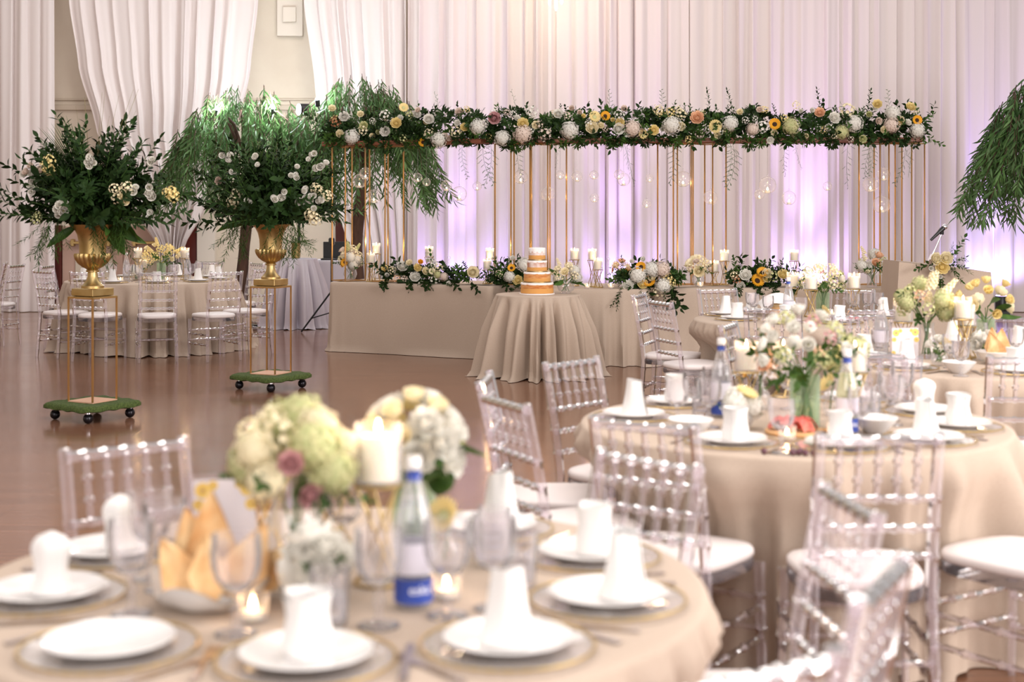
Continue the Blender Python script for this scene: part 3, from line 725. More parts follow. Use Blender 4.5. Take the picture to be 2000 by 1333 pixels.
# ------------------------------------------------------------------ chair
def beaded(n_beads, L, r0, r1, n=7):
    """radius profile of a turned spindle with bamboo rings"""
    zs = []; k = max(2, n_beads)
    for i in range(k+1):
        c = L*i/k
        for dz, rr in ((-.012, r0), (-.005, r1), (.005, r1), (.012, r0)):
            z = c+dz
            if 0 <= z <= L: zs.append((z, rr))
    zs = [(0, r0)]+[z for z in zs if 0.001 < z[0] < L-.001]+[(L, r0)]
    return zs
def turned(b, p0, p1, beads, r0, r1, n=8):
    p0, p1 = Vector(p0), Vector(p1); L = (p1-p0).length; d = (p1-p0)/L; prof = beaded(beads, L, r0, r1)
    b.tube([p0+d*z for z, _ in prof], [r for _, r in prof], n)
def chair_meshes():
    A = M['acrylic']; g = {}
    bx = lambda z: .172+.012*max(0, (.45-z)/.45)-.0*z
    def by(z): return -.175-.03*(1-min(1, z/.45))**1.3 if z < .45 else -.175-.085*((z-.45)/.47)**1.25
    for s in (-1, 1):
        b = MB(); pts = []; rr = []
        for z in (0, .06, .12, .2, .213, .225, .3, .36, .373, .385, .45, .535, .545, .555, .63, .64, .65, .715, .725, .735, .8, .86, .905, .915, .92):
            ring = z in (.213, .373, .545, .64, .725)
            pts.append((s*bx(z), by(z), z)); rr.append(.0225 if ring else (.0182 if z > .05 else .015))
        rr[-1] = .013; b.tube(pts, rr, 8); g['back_leg', s] = b.mesh('back_leg', A)
        b = MB(); p = [(s*.198, .205, 0), (s*.196, .203, .10), (s*.195, .2, .19), (s*.195, .2, .2), (s*.194, .199, .212), (s*.192, .197, .3), (s*.192, .197, .312), (s*.192, .196, .324), (s*.19, .195, .42)]
        b.tube(p, [.014, .017, .018, .023, .018, .018, .023, .018, .02], 8); g['front_leg', s] = b.mesh('front_leg', A)
        for z in (.17, .27):
            b = MB(); turned(b, (s*bx(z), by(z), z), (s*.195, .2, z), 3, .010, .0145); g['side_stretcher', s, z] = b.mesh('side_stretcher', A)
    for z in (.20, .30):
        b = MB(); turned(b, (-.194, .2, z), (.194, .2, z), 4, .010, .0145); g['front_stretcher', z] = b.mesh('front_stretcher', A)
    b = MB(); z = .23; turned(b, (-bx(z), by(z), z), (bx(z), by(z), z), 4, .010, .0145); g['back_stretcher', 0] = b.mesh('back_stretcher', A)
    b = MB(); turned(b, (-.172, by(.895), .895), (.172, by(.895), .895), 6, .0150, .0180); g['top_rail', 0] = b.mesh('top_rail', A)
    for z in (.72, .63, .545):
        b = MB(); turned(b, (-.172, by(z), z), (.172, by(z), z), 6, .0105, .0145); g['back_rail', z] = b.mesh('back_rail', A)
    b = MB()
    for x in (0,): turned(b, (0, by(.72), .72), (0, by(.893), .893), 3, .0095, .0155, 8)
    g['spindle', 0] = b.mesh('spindle', A)
    def outline(s=1.0):
        pts = []
        for i in range(40):
            a = 2*PI*i/40; c, q = math.cos(a), math.sin(a); n = 3.6
            k = (abs(c)**n+abs(q)**n)**(-1/n); y = q*k*.208*s; x = c*k*(.190+.022*(q*k))*s
            pts.append((x, y+.012))
        return pts
    b = MB(); o1 = outline(1.0); o2 = outline(.98); n = 40
    vs = [(x, y, .405) for x, y in o2]+[(x, y, .412) for x, y in o1]+[(x, y, .436) for x, y in o1]+[(x, y, .441) for x, y in o2]
    fs = [tuple(range(n-1, -1, -1)), tuple(range(3*n, 4*n))]
    for k in range(3): fs += [(k*n+i, k*n+(i+1) % n, (k+1)*n+(i+1) % n, (k+1)*n+i) for i in range(n)]
    b.add(vs, fs); g['seat_frame', 0] = b.mesh('seat_frame', A)
    b = MB(); vs = []; fs = []
    rings = [(.97, .4415), (1.0, .45), (1.0, .466), (.96, .476), (.8, .482), (.5, .486), (.2, .4875)]
    for s_, z in rings: vs += [(x, y, z) for x, y in outline(s_)]
    for k in range(len(rings)-1): fs += [(k*n+i, k*n+(i+1) % n, (k+1)*n+(i+1) % n, (k+1)*n+i) for i in range(n)]
    fs += [tuple(range(n-1, -1, -1)), tuple(range((len(rings)-1)*n, len(rings)*n))]
    b.add(vs, fs); g['cushion', 0] = b.mesh('cushion', M['cushion'], True, 70)
    return g
CH = chair_meshes()
def by_top(z): return -.175-.085*((z-.45)/.47)**1.25
def chair(bx_, by_, face, desc, place, group):
    """bx_, by_: where the top of the back stands; face: point the chair looks at, or a direction angle"""
    if isinstance(face, (int, float)): d = Vector((math.cos(face), math.sin(face)))
    else: d = (Vector(face[:2])-Vector((bx_, by_))).normalized()
    org = Vector((bx_, by_))+d*.25
    t = thing('chair', desc, place, 'chair', (org.x, org.y, 0), math.atan2(d.y, d.x)-PI/2, group)
    for k, me in CH.items():
        if k[0] == 'spindle':
            for i in range(5):
                ob('spindle', me, t, ((i-2)*.057, 0, 0))
        else: ob(me.name.split('.')[0], me, t)
    return org, d

# ------------------------------------------------------------------ draped tables
TZ = .757
def round_cloth(r, seed, nf, flare, dents=(), puddle=.05, ztop=TZ):
    rr = random.Random(seed); ph = [rr.uniform(0, 6.28) for _ in range(6)]
    NA = 288; rows = []
    prof = [(0.0, 0), (.5, 0), (.9, 0), (.975, 0), (.995, .004), (1.0, .012)]
    down = [.03, .06, .1, .16, .23, .3, .38, .46, .54, .6, .66, .70, .735, .752]
    vs = []; fs = []
    for (k, dz) in prof:
        for i in range(NA):
            a = 2*PI*i/NA; vs.append((r*k*math.cos(a), r*k*math.sin(a), ztop-dz))
    for h in down:
        t = h/.752
        for i in range(NA):
            a = 2*PI*i/NA
            s = a+.10*math.sin(2*a+ph[0])+.07*math.sin(5*a+ph[1])
            w = .5+.5*math.cos(nf*s+ph[2]); w = w**.7; w += .28*math.cos(nf*2.0*s+ph[3]+t)
            g_ = min(1.0, t/.42)**.85; R_ = r+.005+flare*t*(.35+.65*w)+.105*g_*(w-.55)+.022*g_
            if t > .93: R_ += puddle*(t-.93)/.07*(.4+.6*math.cos(nf*.5*s+ph[4])**2)
            for (da, half, rad) in dents:
                dd = (a-da+PI) % (2*PI)-PI
                zq = max(0.0, min(1.0, (.70-(ztop-h))/.16)); zq = zq*zq*(3-2*zq)
                if zq > 0:
                    q = max(0.0, min(1.0, (half-abs(dd))/(.30*half)))*zq
                    R_ = R_*(1-q)+min(R_, rad-.06+.06*min(1, max(0, w)))*q
            z = max(.004, ztop-.012-h*(ztop-.016)/.752)
            if t > .95: z = .004+.02*(.5+.5*math.cos(nf*s+ph[5]))*(1-t)/.05+.012*max(0, math.cos(nf*s*1.0+ph[5]))
            vs.append((R_*math.cos(a), R_*math.sin(a), z))
    n = len(prof)+len(down)
    for k in range(n-1):
        for i in range(NA):
            j = (i+1) % NA; fs.append((k*NA+i, (k+1)*NA+i, (k+1)*NA+j, k*NA+j))
    b = MB(); b.add(vs, fs); return b
def round_table(c, r, desc, seed, nf=21, flare=.12, chairs=(), mname='linen', h=TZ, deep=.24):
    dents = []
    for org, d in chairs:
        v = Vector((org.x-c[0], org.y-c[1])); dist = v.length; fr = dist-.225
        if fr < r+.34: dents.append((math.atan2(v.y, v.x), math.atan2(.30, max(fr, .2)), max(fr-.02, r-deep)))
    t = thing('round_table', desc, '', 'table', (c[0], c[1], 0), 0, 'round draped tables')
    build('tablecloth', round_cloth(r, seed, nf, flare, dents, ztop=h), M[mname], t, angle=75)
    b = MB(); b.lathe([(0, h-.05), (r*.985, h-.05), (r*.985, h-.02), (0, h-.02)], 48); build('tabletop', b, M['board'], t)
    b = MB(); b.lathe([(.25, 0), (.25, .03), (.05, .05), (.04, .3), (.04, h-.05)], 20); build('pedestal', b, M['black'], t)
    return t

# ------------------------------------------------------------------ tableware
def lathe_mesh(name, prof, m, n=32, mod=None, angle=38):
    b = MB(); b.lathe(prof, n, mod=mod); return b.mesh(name, m, True, angle)
W = {}
W['charger'] = lathe_mesh('charger_disc', [(0, 0), (.10, 0), (.112, .004), (.160, .008), (.160, .011), (.11, .008), (.1, .005), (0, .005)], M['glass'], 48)
def bead_ring():
    b = MB(); b.tube([(.160*math.cos(a*2*PI/64), .160*math.sin(a*2*PI/64), .011) for a in range(65)], [.0026+.0012*(a % 2) for a in range(65)], 5, False); return b.mesh('beaded_rim', M['gold'])
W['bead'] = bead_ring()
W['plate'] = lathe_mesh('plate', [(0, .002), (.070, .002), (.075, 0), (.081, .004), (.118, .016), (.1195, .018), (.118, .0195), (.083, .008), (.075, .0055), (0, .0055)], M['china'], 48)
def napkin_mesh(kind):
    b = MB()
    if kind == 0:      # rolled cone, flared foot
        def fn(u, v):
            a = u*2*PI*2.15+.3; k = 1-.16*u
            rr = (.047-.020*v+.006*math.sin(3*a)*v+.008*(1-v)**3)*k
            z = v*(.125+.012*math.sin(a*.5))
            return (rr*math.cos(a), rr*math.sin(a), z)
        b.grid(fn, 52, 8)
    elif kind == 1:    # upright roll
        def fn(u, v):
            a = u*2*PI*2.4; k = 1-.22*u; rr = (.043+.004*math.sin(2.2*v*PI)+.003*math.sin(4*a))*k
            return (rr*math.cos(a), rr*math.sin(a), v*(.105+.008*math.sin(a*.7)))
        b.grid(fn, 56, 6)
    else:              # pinched bishop fold
        def fn(u, v):
            a = u*2*PI; p = .046*(1-.25*math.sin(PI*min(1, v*1.35)))*(1 if v < .62 else math.sqrt(max(0.004, 1-((v-.62)/.38)**2)))+.006*math.cos(5*a)*v*(1-v)*2
            return (p*math.cos(a), p*math.sin(a)*.85, v*.125+.01*math.cos(2*a)*v*(1-v)*2)
        b.grid(fn, 36, 10, True)
        b.lathe([(0, .001), (.045, .001)], 12, cap=False)
    return b.mesh('napkin', M['napkin'], True, 70)
W['napkin'] = [napkin_mesh(k) for k in range(3)]
facet = lambda a, z: 1+.05*abs(math.cos(5*a)) if .06 < z < .15 else 1
W['g_bowl'] = lathe_mesh('bowl', [(.008, .072), (.022, .078), (.034, .092), (.040, .115), (.0415, .14), (.041, .170), (.0392, .170), (.039, .14), (.037, .115), (.031, .094), (.018, .083), (0, .081)], M['crystal'], 20, facet, 16)
W['g_stem'] = lathe_mesh('stem', [(.012, .006), (.007, .014), (.006, .035), (.0105, .042), (.006, .05), (.007, .068), (.012, .075)], M['crystal'], 12)
W['g_foot'] = lathe_mesh('foot', [(0, 0), (.036, 0), (.0365, .003), (.02, .006), (.010, .009), (0, .009)], M['crystal'], 24)
W['tumbler'] = lathe_mesh('tumbler', [(0, 0), (.031, 0), (.034, .01), (.039, .11), (.0372, .11), (.032, .014), (0, .012)], M['crystal'], 20, lambda a, z: 1+.03*abs(math.cos(5*a)) if z < .07 else 1, 16)
W['t_water'] = lathe_mesh('water', [(0, .0125), (.0315, .0145), (.0345, .065), (0, .065)], M['water_blue'], 20)
W['bowl'] = lathe_mesh('serving_bowl', [(0, 0), (.035, 0), (.04, .006), (.065, .03), (.082, .055), (.080, .057), (.06, .034), (.035, .012), (0, .01)], M['china'], 32)
def flat(name, pts, h=.003):
    b = MB(); b.poly(pts, 0, h); return b.mesh(name, M['steel'], True, 30)
W['knife'] = flat('knife', [(-.008, -.11), (.008, -.11), (.009, -.05), (.006, -.005), (.010, .01), (.010, .08), (.004, .112), (-.006, .10), (-.007, .01), (-.006, -.005), (-.009, -.05)])
def fork_pts():
    L = [(-.007, -.1), (.007, -.1), (.004, .02), (.0115, .04), (.0125, .055)]
    for k in range(4):
        x = .0125-k*.0072; L += [(x, .1), (x-.0036, .1)]
        if k < 3: L += [(x-.0036, .06), (x-.0072, .06)]
    return L+[(-.0115, .04), (-.004, .02)]
W['fork'] = flat('fork', fork_pts())
def spoon_mesh():
    b = MB(); b.poly([(-.006, -.1), (.006, -.1), (.003, .03), (-.003, .03)], 0, .003)
    b.ball((0, .055, .004), .018, 12, 6, (1, 1.6, .25)); return b.mesh('spoon', M['steel'])
W['spoon'] = spoon_mesh()
W['wax'] = lathe_mesh('wax', [(0, 0), (.036, 0), (.0365, .002), (.0365, .082), (.034, .086), (.02, .083), (0, .081)], M['wax'], 24)
W['wick'] = lathe_mesh('wick', [(0, .08), (.0012, .08), (.001, .092), (0, .092)], M['black'], 6)
W['flame'] = lathe_mesh('flame', [(0, .09), (.0042, .094), (.0052, .100), (.003, .109), (0, .118)], M['flame'], 10)
W['cup'] = lathe_mesh('glass_cup', [(0, -.004), (.045, -.004), (.046, 0), (.046, .11), (.0447, .11), (.0447, .001), (0, .0)], M['glass'], 28)
W['votive'] = lathe_mesh('votive_glass', [(0, 0), (.026, 0), (.029, .006), (.032, .052), (.0305, .052), (.028, .008), (0, .006)], M['glass'], 20)
W['tea'] = lathe_mesh('tealight', [(0, .007), (.02, .007), (.02, .022), (0, .022)], M['wax'], 16)
W['teaflame'] = lathe_mesh('flame', [(0, .023), (.005, .028), (.006, .033), (.0035, .041), (0, .05)], M['flame'], 10)

NODES = []
def node(objs, rl, rh, mob):
    NODES.append({'o': objs, 'p': Vector(objs[0].location[:2]), 'q': Vector(objs[0].location[:2]), 'rl': rl, 'rh': rh, 'm': mob})
def relax(tables):
    for (cx, cy_), rad in tables:
        ns = [n for n in NODES if (n['p']-Vector((cx, cy_))).length < rad+.12]
        for it in range(220):
            for i, n in enumerate(ns):
                for k in ns[i+1:]:
                    need = max(n['rl']+k['rl'] if n['rl'] and k['rl'] else 0, n['rh']+k['rh'] if n['rh'] and k['rh'] else 0)+.004
                    v = k['p']-n['p']; L = v.length
                    if L < need:
                        v = v/L if L > 1e-5 else Vector((1, 0)); s = n['m']+k['m']; e = (need-L)*.5
                        n['p'] -= v*(e*n['m']/s); k['p'] += v*(e*k['m']/s)
                v = n['p']-Vector((cx, cy_)); lim = rad-.02-max(n['rl'], .03)
                if v.length > lim: n['p'] = Vector((cx, cy_))+v*(lim/v.length)
                v = n['p']-n['q']
                if v.length > .16: n['p'] = n['q']+v*(.16/v.length)
        for n in ns:
            v = n['p']-n['q']
            for o in n['o']: o.location.x += v.x; o.location.y += v.y
def setting(px, py, place, kind=0, rz=None, center=None, group='', cutlery=True, charger=True, off=(0, 0), nap=True, pos=None):
    p = on_plane(px, py, TZ) if pos is None else Vector(pos); p.z = TZ+.001
    if rz is None: rz = math.atan2(center[1]-p.y, center[0]-p.x)-PI/2 if center else 0
    grp = []
    if charger:
        t = thing('charger_plate', 'clear glass charger plate with beaded gold rim', place, 'charger', p, rz, 'charger plates'+group)
        ob('charger_disc', W['charger'], t); ob('beaded_rim', W['bead'], t); grp.append(t)
    q = ob('dinner_plate', W['plate'], None, p+Vector((0, 0, .009)), rz); reg(q, 'white china dinner plate', place, 'plate', 'dinner plates'+group); grp.append(q)
    if nap:
        ox, oy = off; q = ob('napkin', W['napkin'][kind], None, p+Vector((ox, oy, .0155)), R.uniform(0, 6)); reg(q, ['white cloth napkin rolled into a cone', 'white cloth napkin in an upright roll', 'white cloth napkin in a pinched fold'][kind], place, 'napkin', 'folded napkins'+group); grp.append(q)
    if cutlery:
        ca, sa = math.cos(rz), math.sin(rz)
        for k, dx, nm in (('fork', -.180, 'fork'), ('knife', .178, 'knife')):
            q = ob('table_'+nm, W[k], None, p+Vector((dx*ca, dx*sa, .001)), rz); reg(q, 'polished steel table '+nm, place, nm, 'cutlery'+group); grp.append(q)
    node(grp, .182 if cutlery else .168, .05, .12)
def goblet(px, py, place, s=1.0, group=''):
    p = on_plane(px, py, TZ); p.z = TZ+.001
    t = thing('wine_goblet', 'cut glass stemmed wine goblet', place, 'glass', p, R.uniform(0, 1), 'goblets'+group)
    for k in ('g_bowl', 'g_stem', 'g_foot'): ob(k[2:], W[k], t, sc=s)
    node([t], .045*s, .045*s, 1)
def tumbler(px, py, place, group=''):
    p = on_plane(px, py, TZ); p.z = TZ+.001
    t = thing('water_tumbler', 'faceted glass water tumbler', place, 'glass', p, R.uniform(0, 1), 'tumblers'+group)
    ob('tumbler_glass', W['tumbler'], t); ob('water', W['t_water'], t); node([t], .042, 0, 1)
def candle_stand(px, py, h, place, desc='pillar candle on gold rod stand', s=1.0, z=TZ, pos=None, group='pillar candle stands', rods=5):
    p = on_plane(px, py, z) if pos is None else Vector(pos); p.z = z+.001
    t = thing('candle_stand', desc, place, 'candle', p, R.uniform(0, 1), group)
    a0 = .3; node([t], .056, .056, .5)
    for k in range(rods):
        a = a0+2*PI*k/rods; a2 = a+2.3
        b = MB(); b.tube([(.05*math.cos(a), .05*math.sin(a), .004), (.05*math.cos(a2), .05*math.sin(a2), h)], .0032, 5); build('rod', b, M['gold'], t)
    for zz, rr in ((.004, .05), (h, .05)):
        b = MB(); b.tube([(rr*math.cos(2*PI*i/20), rr*math.sin(2*PI*i/20), zz) for i in range(21)], .0035, 5, False); build('ring', b, M['gold'], t)
    b = MB(); b.lathe([(0, h), (.05, h), (.05, h+.003), (0, h+.003)], 20); build('tray', b, M['glass'], t)
    c = ob('glass_cup', W['cup'], t, (0, 0, h+.008), sc=s)
    l = bpy.data.lights.new('candle_glow', 'POINT'); l.energy = .55; l.color = (1, .66, .36); l.shadow_soft_size = .006
    lo = bpy.data.objects.new('candle_glow', l); col.objects.link(lo); lo.parent = t; lo.location = (0, 0, h+.009+.125*s)
    ob('wax', W['wax'], t, (0, 0, h+.009), sc=s); ob('wick', W['wick'], t, (0, 0, h+.009), sc=s); ob('flame', W['flame'], t, (0, 0, h+.009), sc=s)
    return t
def tealight(px, py, place, z=TZ):
    p = on_plane(px, py, z); p.z = z+.001
    t = thing('votive_candle', 'lit tealight in a small glass votive', place, 'candle', p, 0, 'tealight votives')
    ob('votive_glass', W['votive'], t); ob('wax', W['tea'], t); ob('flame', W['teaflame'], t); node([t], .034, 0, 1)
def text_mesh(s, size, m, bend=None):
    cu = bpy.data.curves.new('lettering', 'FONT'); cu.body = s; cu.size = size; cu.align_x = 'CENTER'; cu.align_y = 'CENTER'; cu.extrude = .0003; cu.resolution_u = 3
    o = bpy.data.objects.new('lettering', cu); col.objects.link(o)
    dg = bpy.context.evaluated_depsgraph_get(); me = bpy.data.meshes.new_from_object(o.evaluated_get(dg)); bpy.data.objects.remove(o); bpy.data.curves.remove(cu)
    if bend:
        for v in me.vertices:
            a = v.co.x/bend; r = bend+v.co.z; y = v.co.y; v.co = (r*math.sin(a), -r*math.cos(a), y)
    me.materials.clear(); me.materials.append(m); return me
TXT = {}
def bottle(px, py, place, fill='glass', blue=True, s=1.0, rz=0.0):
    p = on_plane(px, py, TZ); p.z = TZ+.001
    t = thing('water_bottle', 'clear glass water bottle with blue and white label' if blue else 'clear glass water bottle with pale label', place, 'bottle', p, rz, 'water bottles'); node([t], .041, .041, .4)
    b = MB(); b.lathe([(0, .004), (.034, 0), (.0385, .006), (.039, .15), (.036, .185), (.022, .235), (.0145, .265), (.0135, .29), (.0155, .293), (.0155, .30), (.0125, .30), (.0125, .27), (.020, .235), (.034, .185), (.0372, .15), (.0372, .008), (0, .008)], 28); build('bottle_glass', b, M['glass'], t, sc=s)
    b = MB(); b.lathe([(0, .009), (.0368, .009), (.0368, .15), (.033, .187), (.024, .222), (0, .222)], 24); build('water', b, M['lemon'] if fill == 'lemon' else M['water_blue'], t, sc=s)
    b = MB(); b.lathe([(.0163, .281), (.0163, .303), (.014, .306), (0, .306)], 16); build('cap', b, M['china'], t, sc=s)
    b = MB(); b.lathe([(.0397, .072), (.0397, .135)], 28, cap=False); build('upper_label', b, M['bottle_label2'], t, sc=s)
    if blue:
        b = MB(); b.lathe([(.0399, .014), (.0399, .062)], 28, cap=False); lab = build('blue_label', b, M['bottle_blue'], t, sc=s)
        if 'e' not in TXT: TXT['e'] = text_mesh('eska', .026, M['ink'], .0401)
        ob('lettering', TXT['e'], lab, (0, 0, .042), .25)
        b = MB(); b.lathe([(.0142, .236+.02), (.0142, .275)], 16, cap=False); build('neck_label', b, M['bottle_blue'], t, sc=(1.06*s, 1.06*s, s))
    return t
def vase_mesh(kind, h, r):
    b = MB()
    if kind == 'cone': pr = [(0, 0), (r, 0), (r*1.02, .01), (r*.98, h*.25), (r*.62, h*.7), (r*.5, h*.85), (r*.56, h), (r*.53, h), (r*.47, h*.85), (r*.59, h*.7), (r*.95, h*.25), (r*.97, .012), (0, .012)]
    elif kind == 'cyl': pr = [(0, 0), (r, 0), (r, .01), (r*1.03, h), (r*.98, h), (r*.95, .014), (0, .014)]
    elif kind == 'bowl': pr = [(0, 0), (r*.5, 0), (r*.85, h*.25), (r, h*.55), (r*.9, h*.85), (r*.8, h), (r*.77, h), (r*.86, h*.85), (r*.96, h*.55), (r*.8, h*.28), (r*.45, .012), (0, .012)]
    else: pr = [(0, 0), (r*.7, 0), (r, h*.3), (r*.9, h*.5), (r*.4, h*.75), (r*.42, h), (r*.36, h), (r*.35, h*.75), (r*.85, h*.5), (r*.94, h*.3), (r*.6, .01), (0, .01)]
    b.lathe(pr, 28); return b
def bouquet(pos, vkind, vh, vr, desc, place, spec, dome, seed, mvase='glass', leaves=8, lk='bushy', stems=9, oval=(1, 1, 1), sub=('leaf_sprig',), lsize=None):
    """spec: [(kind, material, count, radius)]; dome: (radius, centre height above vase rim)"""
    r = random.Random(seed); p = Vector(pos)
    t = thing('flower_vase', desc, place, 'flower vase', p, r.uniform(0, 6), 'vase bouquets')
    build('vase', vase_mesh(vkind, vh, vr), M[mvase], t)
    node([t], vr*1.04, dome[0]*.95*max(oval[0], 1), .3)
    rim = {'cone': .5, 'cyl': .95, 'bowl': .8, 'bud': .36}[vkind]*vr; c = Vector((0, 0, vh+dome[1])); D = dome[0]
    for i in range(stems):
        a = r.uniform(0, 6.28); a2 = a+PI+r.uniform(-.6, .6); b = MB(); q = rim*.8*r.random()
        b.tube([(.6*rim*math.cos(a2), .6*rim*math.sin(a2), .02), (q*math.cos(a), q*math.sin(a), vh), (D*.6*math.cos(a), D*.6*math.sin(a), vh+dome[1]*.8)], .0028, 5); build('stem', b, M['stem'], t)
    allb = [(k, m, rad) for k, m, n, rad in spec for _ in range(n)]; r.shuffle(allb); n = len(allb)
    for i, (k, m, rad) in enumerate(allb):
        z = 1-1.45*(i+.5)/n; rr = math.sqrt(max(0, 1-z*z)); a = i*2.39996+seed
        d = Vector((rr*math.cos(a), rr*math.sin(a), z)); q = c+Vector((d.x*oval[0], d.y*oval[1], d.z*oval[2]))*(D-rad*.5)*r.uniform(.9, 1.08)
        o = ob({'stock': 'blossom_spike'}.get(k, k), bloom(k, m), t, q, quat(d+Vector((0, 0, .25)), r.uniform(0, 6)), rad)
    for i in range(leaves):
        a = 2*PI*i/leaves+r.uniform(-.4, .4); el = r.uniform(-.35, .6); d = Vector((math.cos(a)*math.cos(el), math.sin(a)*math.cos(el), math.sin(el)))
        if lk == 'leaf': ob('leaf', r.choice(G['leaf']), t, c-Vector((0, 0, D*.35))+d*D*.45, quat(d, r.uniform(0, 6)), (lsize or D*.8))
        else: ob('leaf_sprig', r.choice(G[lk]), t, c-Vector((0, 0, D*.3))+d*D*.25, quat(d, r.uniform(0, 6)), (lsize or D*1.05))
    return t
def food(name, b, m, loc, desc, place, cat, group, rot=None, sc=None, smooth=True):
    o = build(name, b, m, None, loc, rot, sc, smooth); return reg(o, desc, place, cat, group)
def crisp(seed, s=1.0):
    r = random.Random(seed); b = MB()
    def fn(u, v):
        w = s*(.026+.10*v if v < .3 else .056*((1-v)/.7)**.85+.002); x = (u-.5)*2*w+.03*s*math.sin(seed*2.3)*v
        return (x, .007*math.sin(5*v+seed)+.004*math.cos(7*u+seed), v*.17*s)
    b.grid(fn, 5, 6); k = len(b.v)
    b.add([(x, y+.006, z) for x, y, z in b.v[:k]], [tuple(reversed(f)) for f in b.f])
    return b
def card_frame(px, py, w, h, rz, place, seed, z=TZ):
    p = on_plane(px, py, z); p.z = z+.001
    t = thing('card_holder', 'acrylic card holder with sunflower printed card', place, 'card holder', p, rz, 'sunflower cards'); node([t], .075, .07, .3)
    b = MB(); b.box((0, 0, h/2+.004), (w, .008, h)); build('acrylic_sheet', b, M['acrylic'], t, smooth=False)
    b = MB(); b.box((0, .01, .003), (w, .07, .006)); build('foot', b, M['acrylic'], t, smooth=False)
    b = MB(); b.box((0, -.0046, h/2+.004), (w*.86, .0008, h*.9)); c = build('printed_card', b, M['card'], t, smooth=False)
    for x, zz, s in ((-.30, .84, .13), (.33, .86, .14), (-.36, .66, .09), (.37, .66, .10), (-.16, .90, .08), (.20, .91, .07), (-.38, .30, .08)):
        q = ob('printed_sunflower', bloom('printed', 'f_print'), c, (x*w, -.0056, zz*h), quat((0, -1, 0), 0), (s*w, s*w, .001))
    return t

# ------------------------------------------------------------------ head table
def rect_cloth(w, d, amp, nf, seed, corner=.05, flare=.05, h=TZ, cflare=.16, puddle=.03):
    rr = random.Random(seed); ph = [rr.uniform(0, 6.28) for _ in range(6)]; pts = []
    segs = [(-w/2+corner, -d/2, w/2-corner, -d/2), (w/2, -d/2+corner, w/2, d/2-corner), (w/2-corner, d/2, -w/2+corner, d/2), (-w/2, d/2-corner, -w/2, -d/2+corner)]
    cc = [(w/2-corner, -d/2+corner, -PI/2), (w/2-corner, d/2-corner, 0), (-w/2+corner, d/2-corner, PI/2), (-w/2+corner, -d/2+corner, PI)]
    nrm = [(0, -1), (1, 0), (0, 1), (-1, 0)]
    for k in range(4):
        x0, y0, x1, y1 = segs[k]; n = int(math.hypot(x1-x0, y1-y0)/.022)
        for i in range(n): t = i/n; pts.append((x0+(x1-x0)*t, y0+(y1-y0)*t, nrm[k][0], nrm[k][1], min(1, math.exp(-min(t, 1-t)*math.hypot(x1-x0, y1-y0)/.16))*(1)))
        cx, cy_, a0 = cc[k]
        for i in range(10): a = a0+PI/2*i/10; pts.append((cx+corner*math.cos(a), cy_+corner*math.sin(a), math.cos(a), math.sin(a), 1.0))
    N = len(pts); vs = []; fs = []; s = 0; arc = [0]
    for i in range(1, N): s += math.hypot(pts[i][0]-pts[i-1][0], pts[i][1]-pts[i-1][1]); arc.append(s)
    for ins, dz in ((.6, 0), (.12, 0), (.03, 0), (.008, .003), (0, .012)):
        for x, y, nx, ny, cr in pts:
            if ins == .6: vs.append((x*.4, y*.4, h-dz))
            else: vs.append((x-nx*ins, y-ny*ins, h-dz))
    down = [.03, .07, .12, .2, .28, .36, .44, .52, .6, .66, .71, .74, .75]
    for dn in down:
        t = dn/.75
        for i, (x, y, nx, ny, cr) in enumerate(pts):
            q = arc[i]+.05*math.sin(arc[i]*3+ph[0])+.03*math.sin(arc[i]*7+ph[3])
            f = math.cos(2*PI*q*nf+ph[1]+.4*t)+.4*math.cos(2*PI*q*nf*2.2+ph[2])
            o = .004+t*(flare+amp*f*.5)+cr*cflare*t**1.3*(.7+.3*math.cos(2*PI*q*6))
            if t > .94: o += puddle*(t-.94)/.06*(.5+.5*math.cos(2*PI*q*nf*.7+ph[4]))
            vs.append((x+nx*o, y+ny*o, max(.004, h-.012-dn*(h-.016)/.75)))
    R_ = 5+len(down)
    for k in range(R_-1):
        for i in range(N): j = (i+1) % N; fs.append((k*N+i, (k+1)*N+i, (k+1)*N+j, k*N+j))
    fs.append(tuple(range(N)))
    b = MB(); b.add(vs, fs); return b
def long_table(p0, p1, depth, desc, amp, nf, seed, mname='linen', h=TZ, cflare=.16, flare=.05, group='head table sections'):
    p0, p1 = Vector(p0), Vector(p1); w = (p1-p0).length; a = math.atan2(p1.y-p0.y, p1.x-p0.x); n = Vector((-math.sin(a), math.cos(a))); c = (p0+p1)/2+n*depth/2
    t = thing('banquet_table', desc, '', 'table', (c.x, c.y, 0), a, group)
    build('tablecloth', rect_cloth(w, depth, amp, nf, seed, h=h, cflare=cflare, flare=flare), M[mname], t, angle=75)
    b = MB(); b.box((0, 0, h-.035), (w-.03, depth-.03, .03)); build('tabletop', b, M['board'], t, smooth=False)
    for x in (-1, 1):
        for y in (-1, 1):
            b = MB(); b.tube([(x*(w/2-.12), y*(depth/2-.12), 0), (x*(w/2-.12), y*(depth/2-.12), h-.05)], .016, 8); build('leg', b, M['black'], t)
    return t
A0, A1 = (-2.0, 15.65), (-.22, 14.76)
long_table(A0, A1, .95, 'straight head table section in smooth beige linen beside the cake table', .012, 1.3, 2, cflare=.025, flare=.02)
long_table((.13, 14.2), (1.36, 14.2), 1.15, 'head table section with deep linen folds behind the cake table', .10, 4.3, 7, flare=.07, cflare=.05)
long_table((1.42, 14.42), (4.42, 14.42), .95, 'head table section in beige linen running behind the lectern', .02, 1.4, 11, flare=.04)
def yA(X): return A0[1]+(X-A0[0])*(A1[1]-A0[1])/(A1[0]-A0[0])

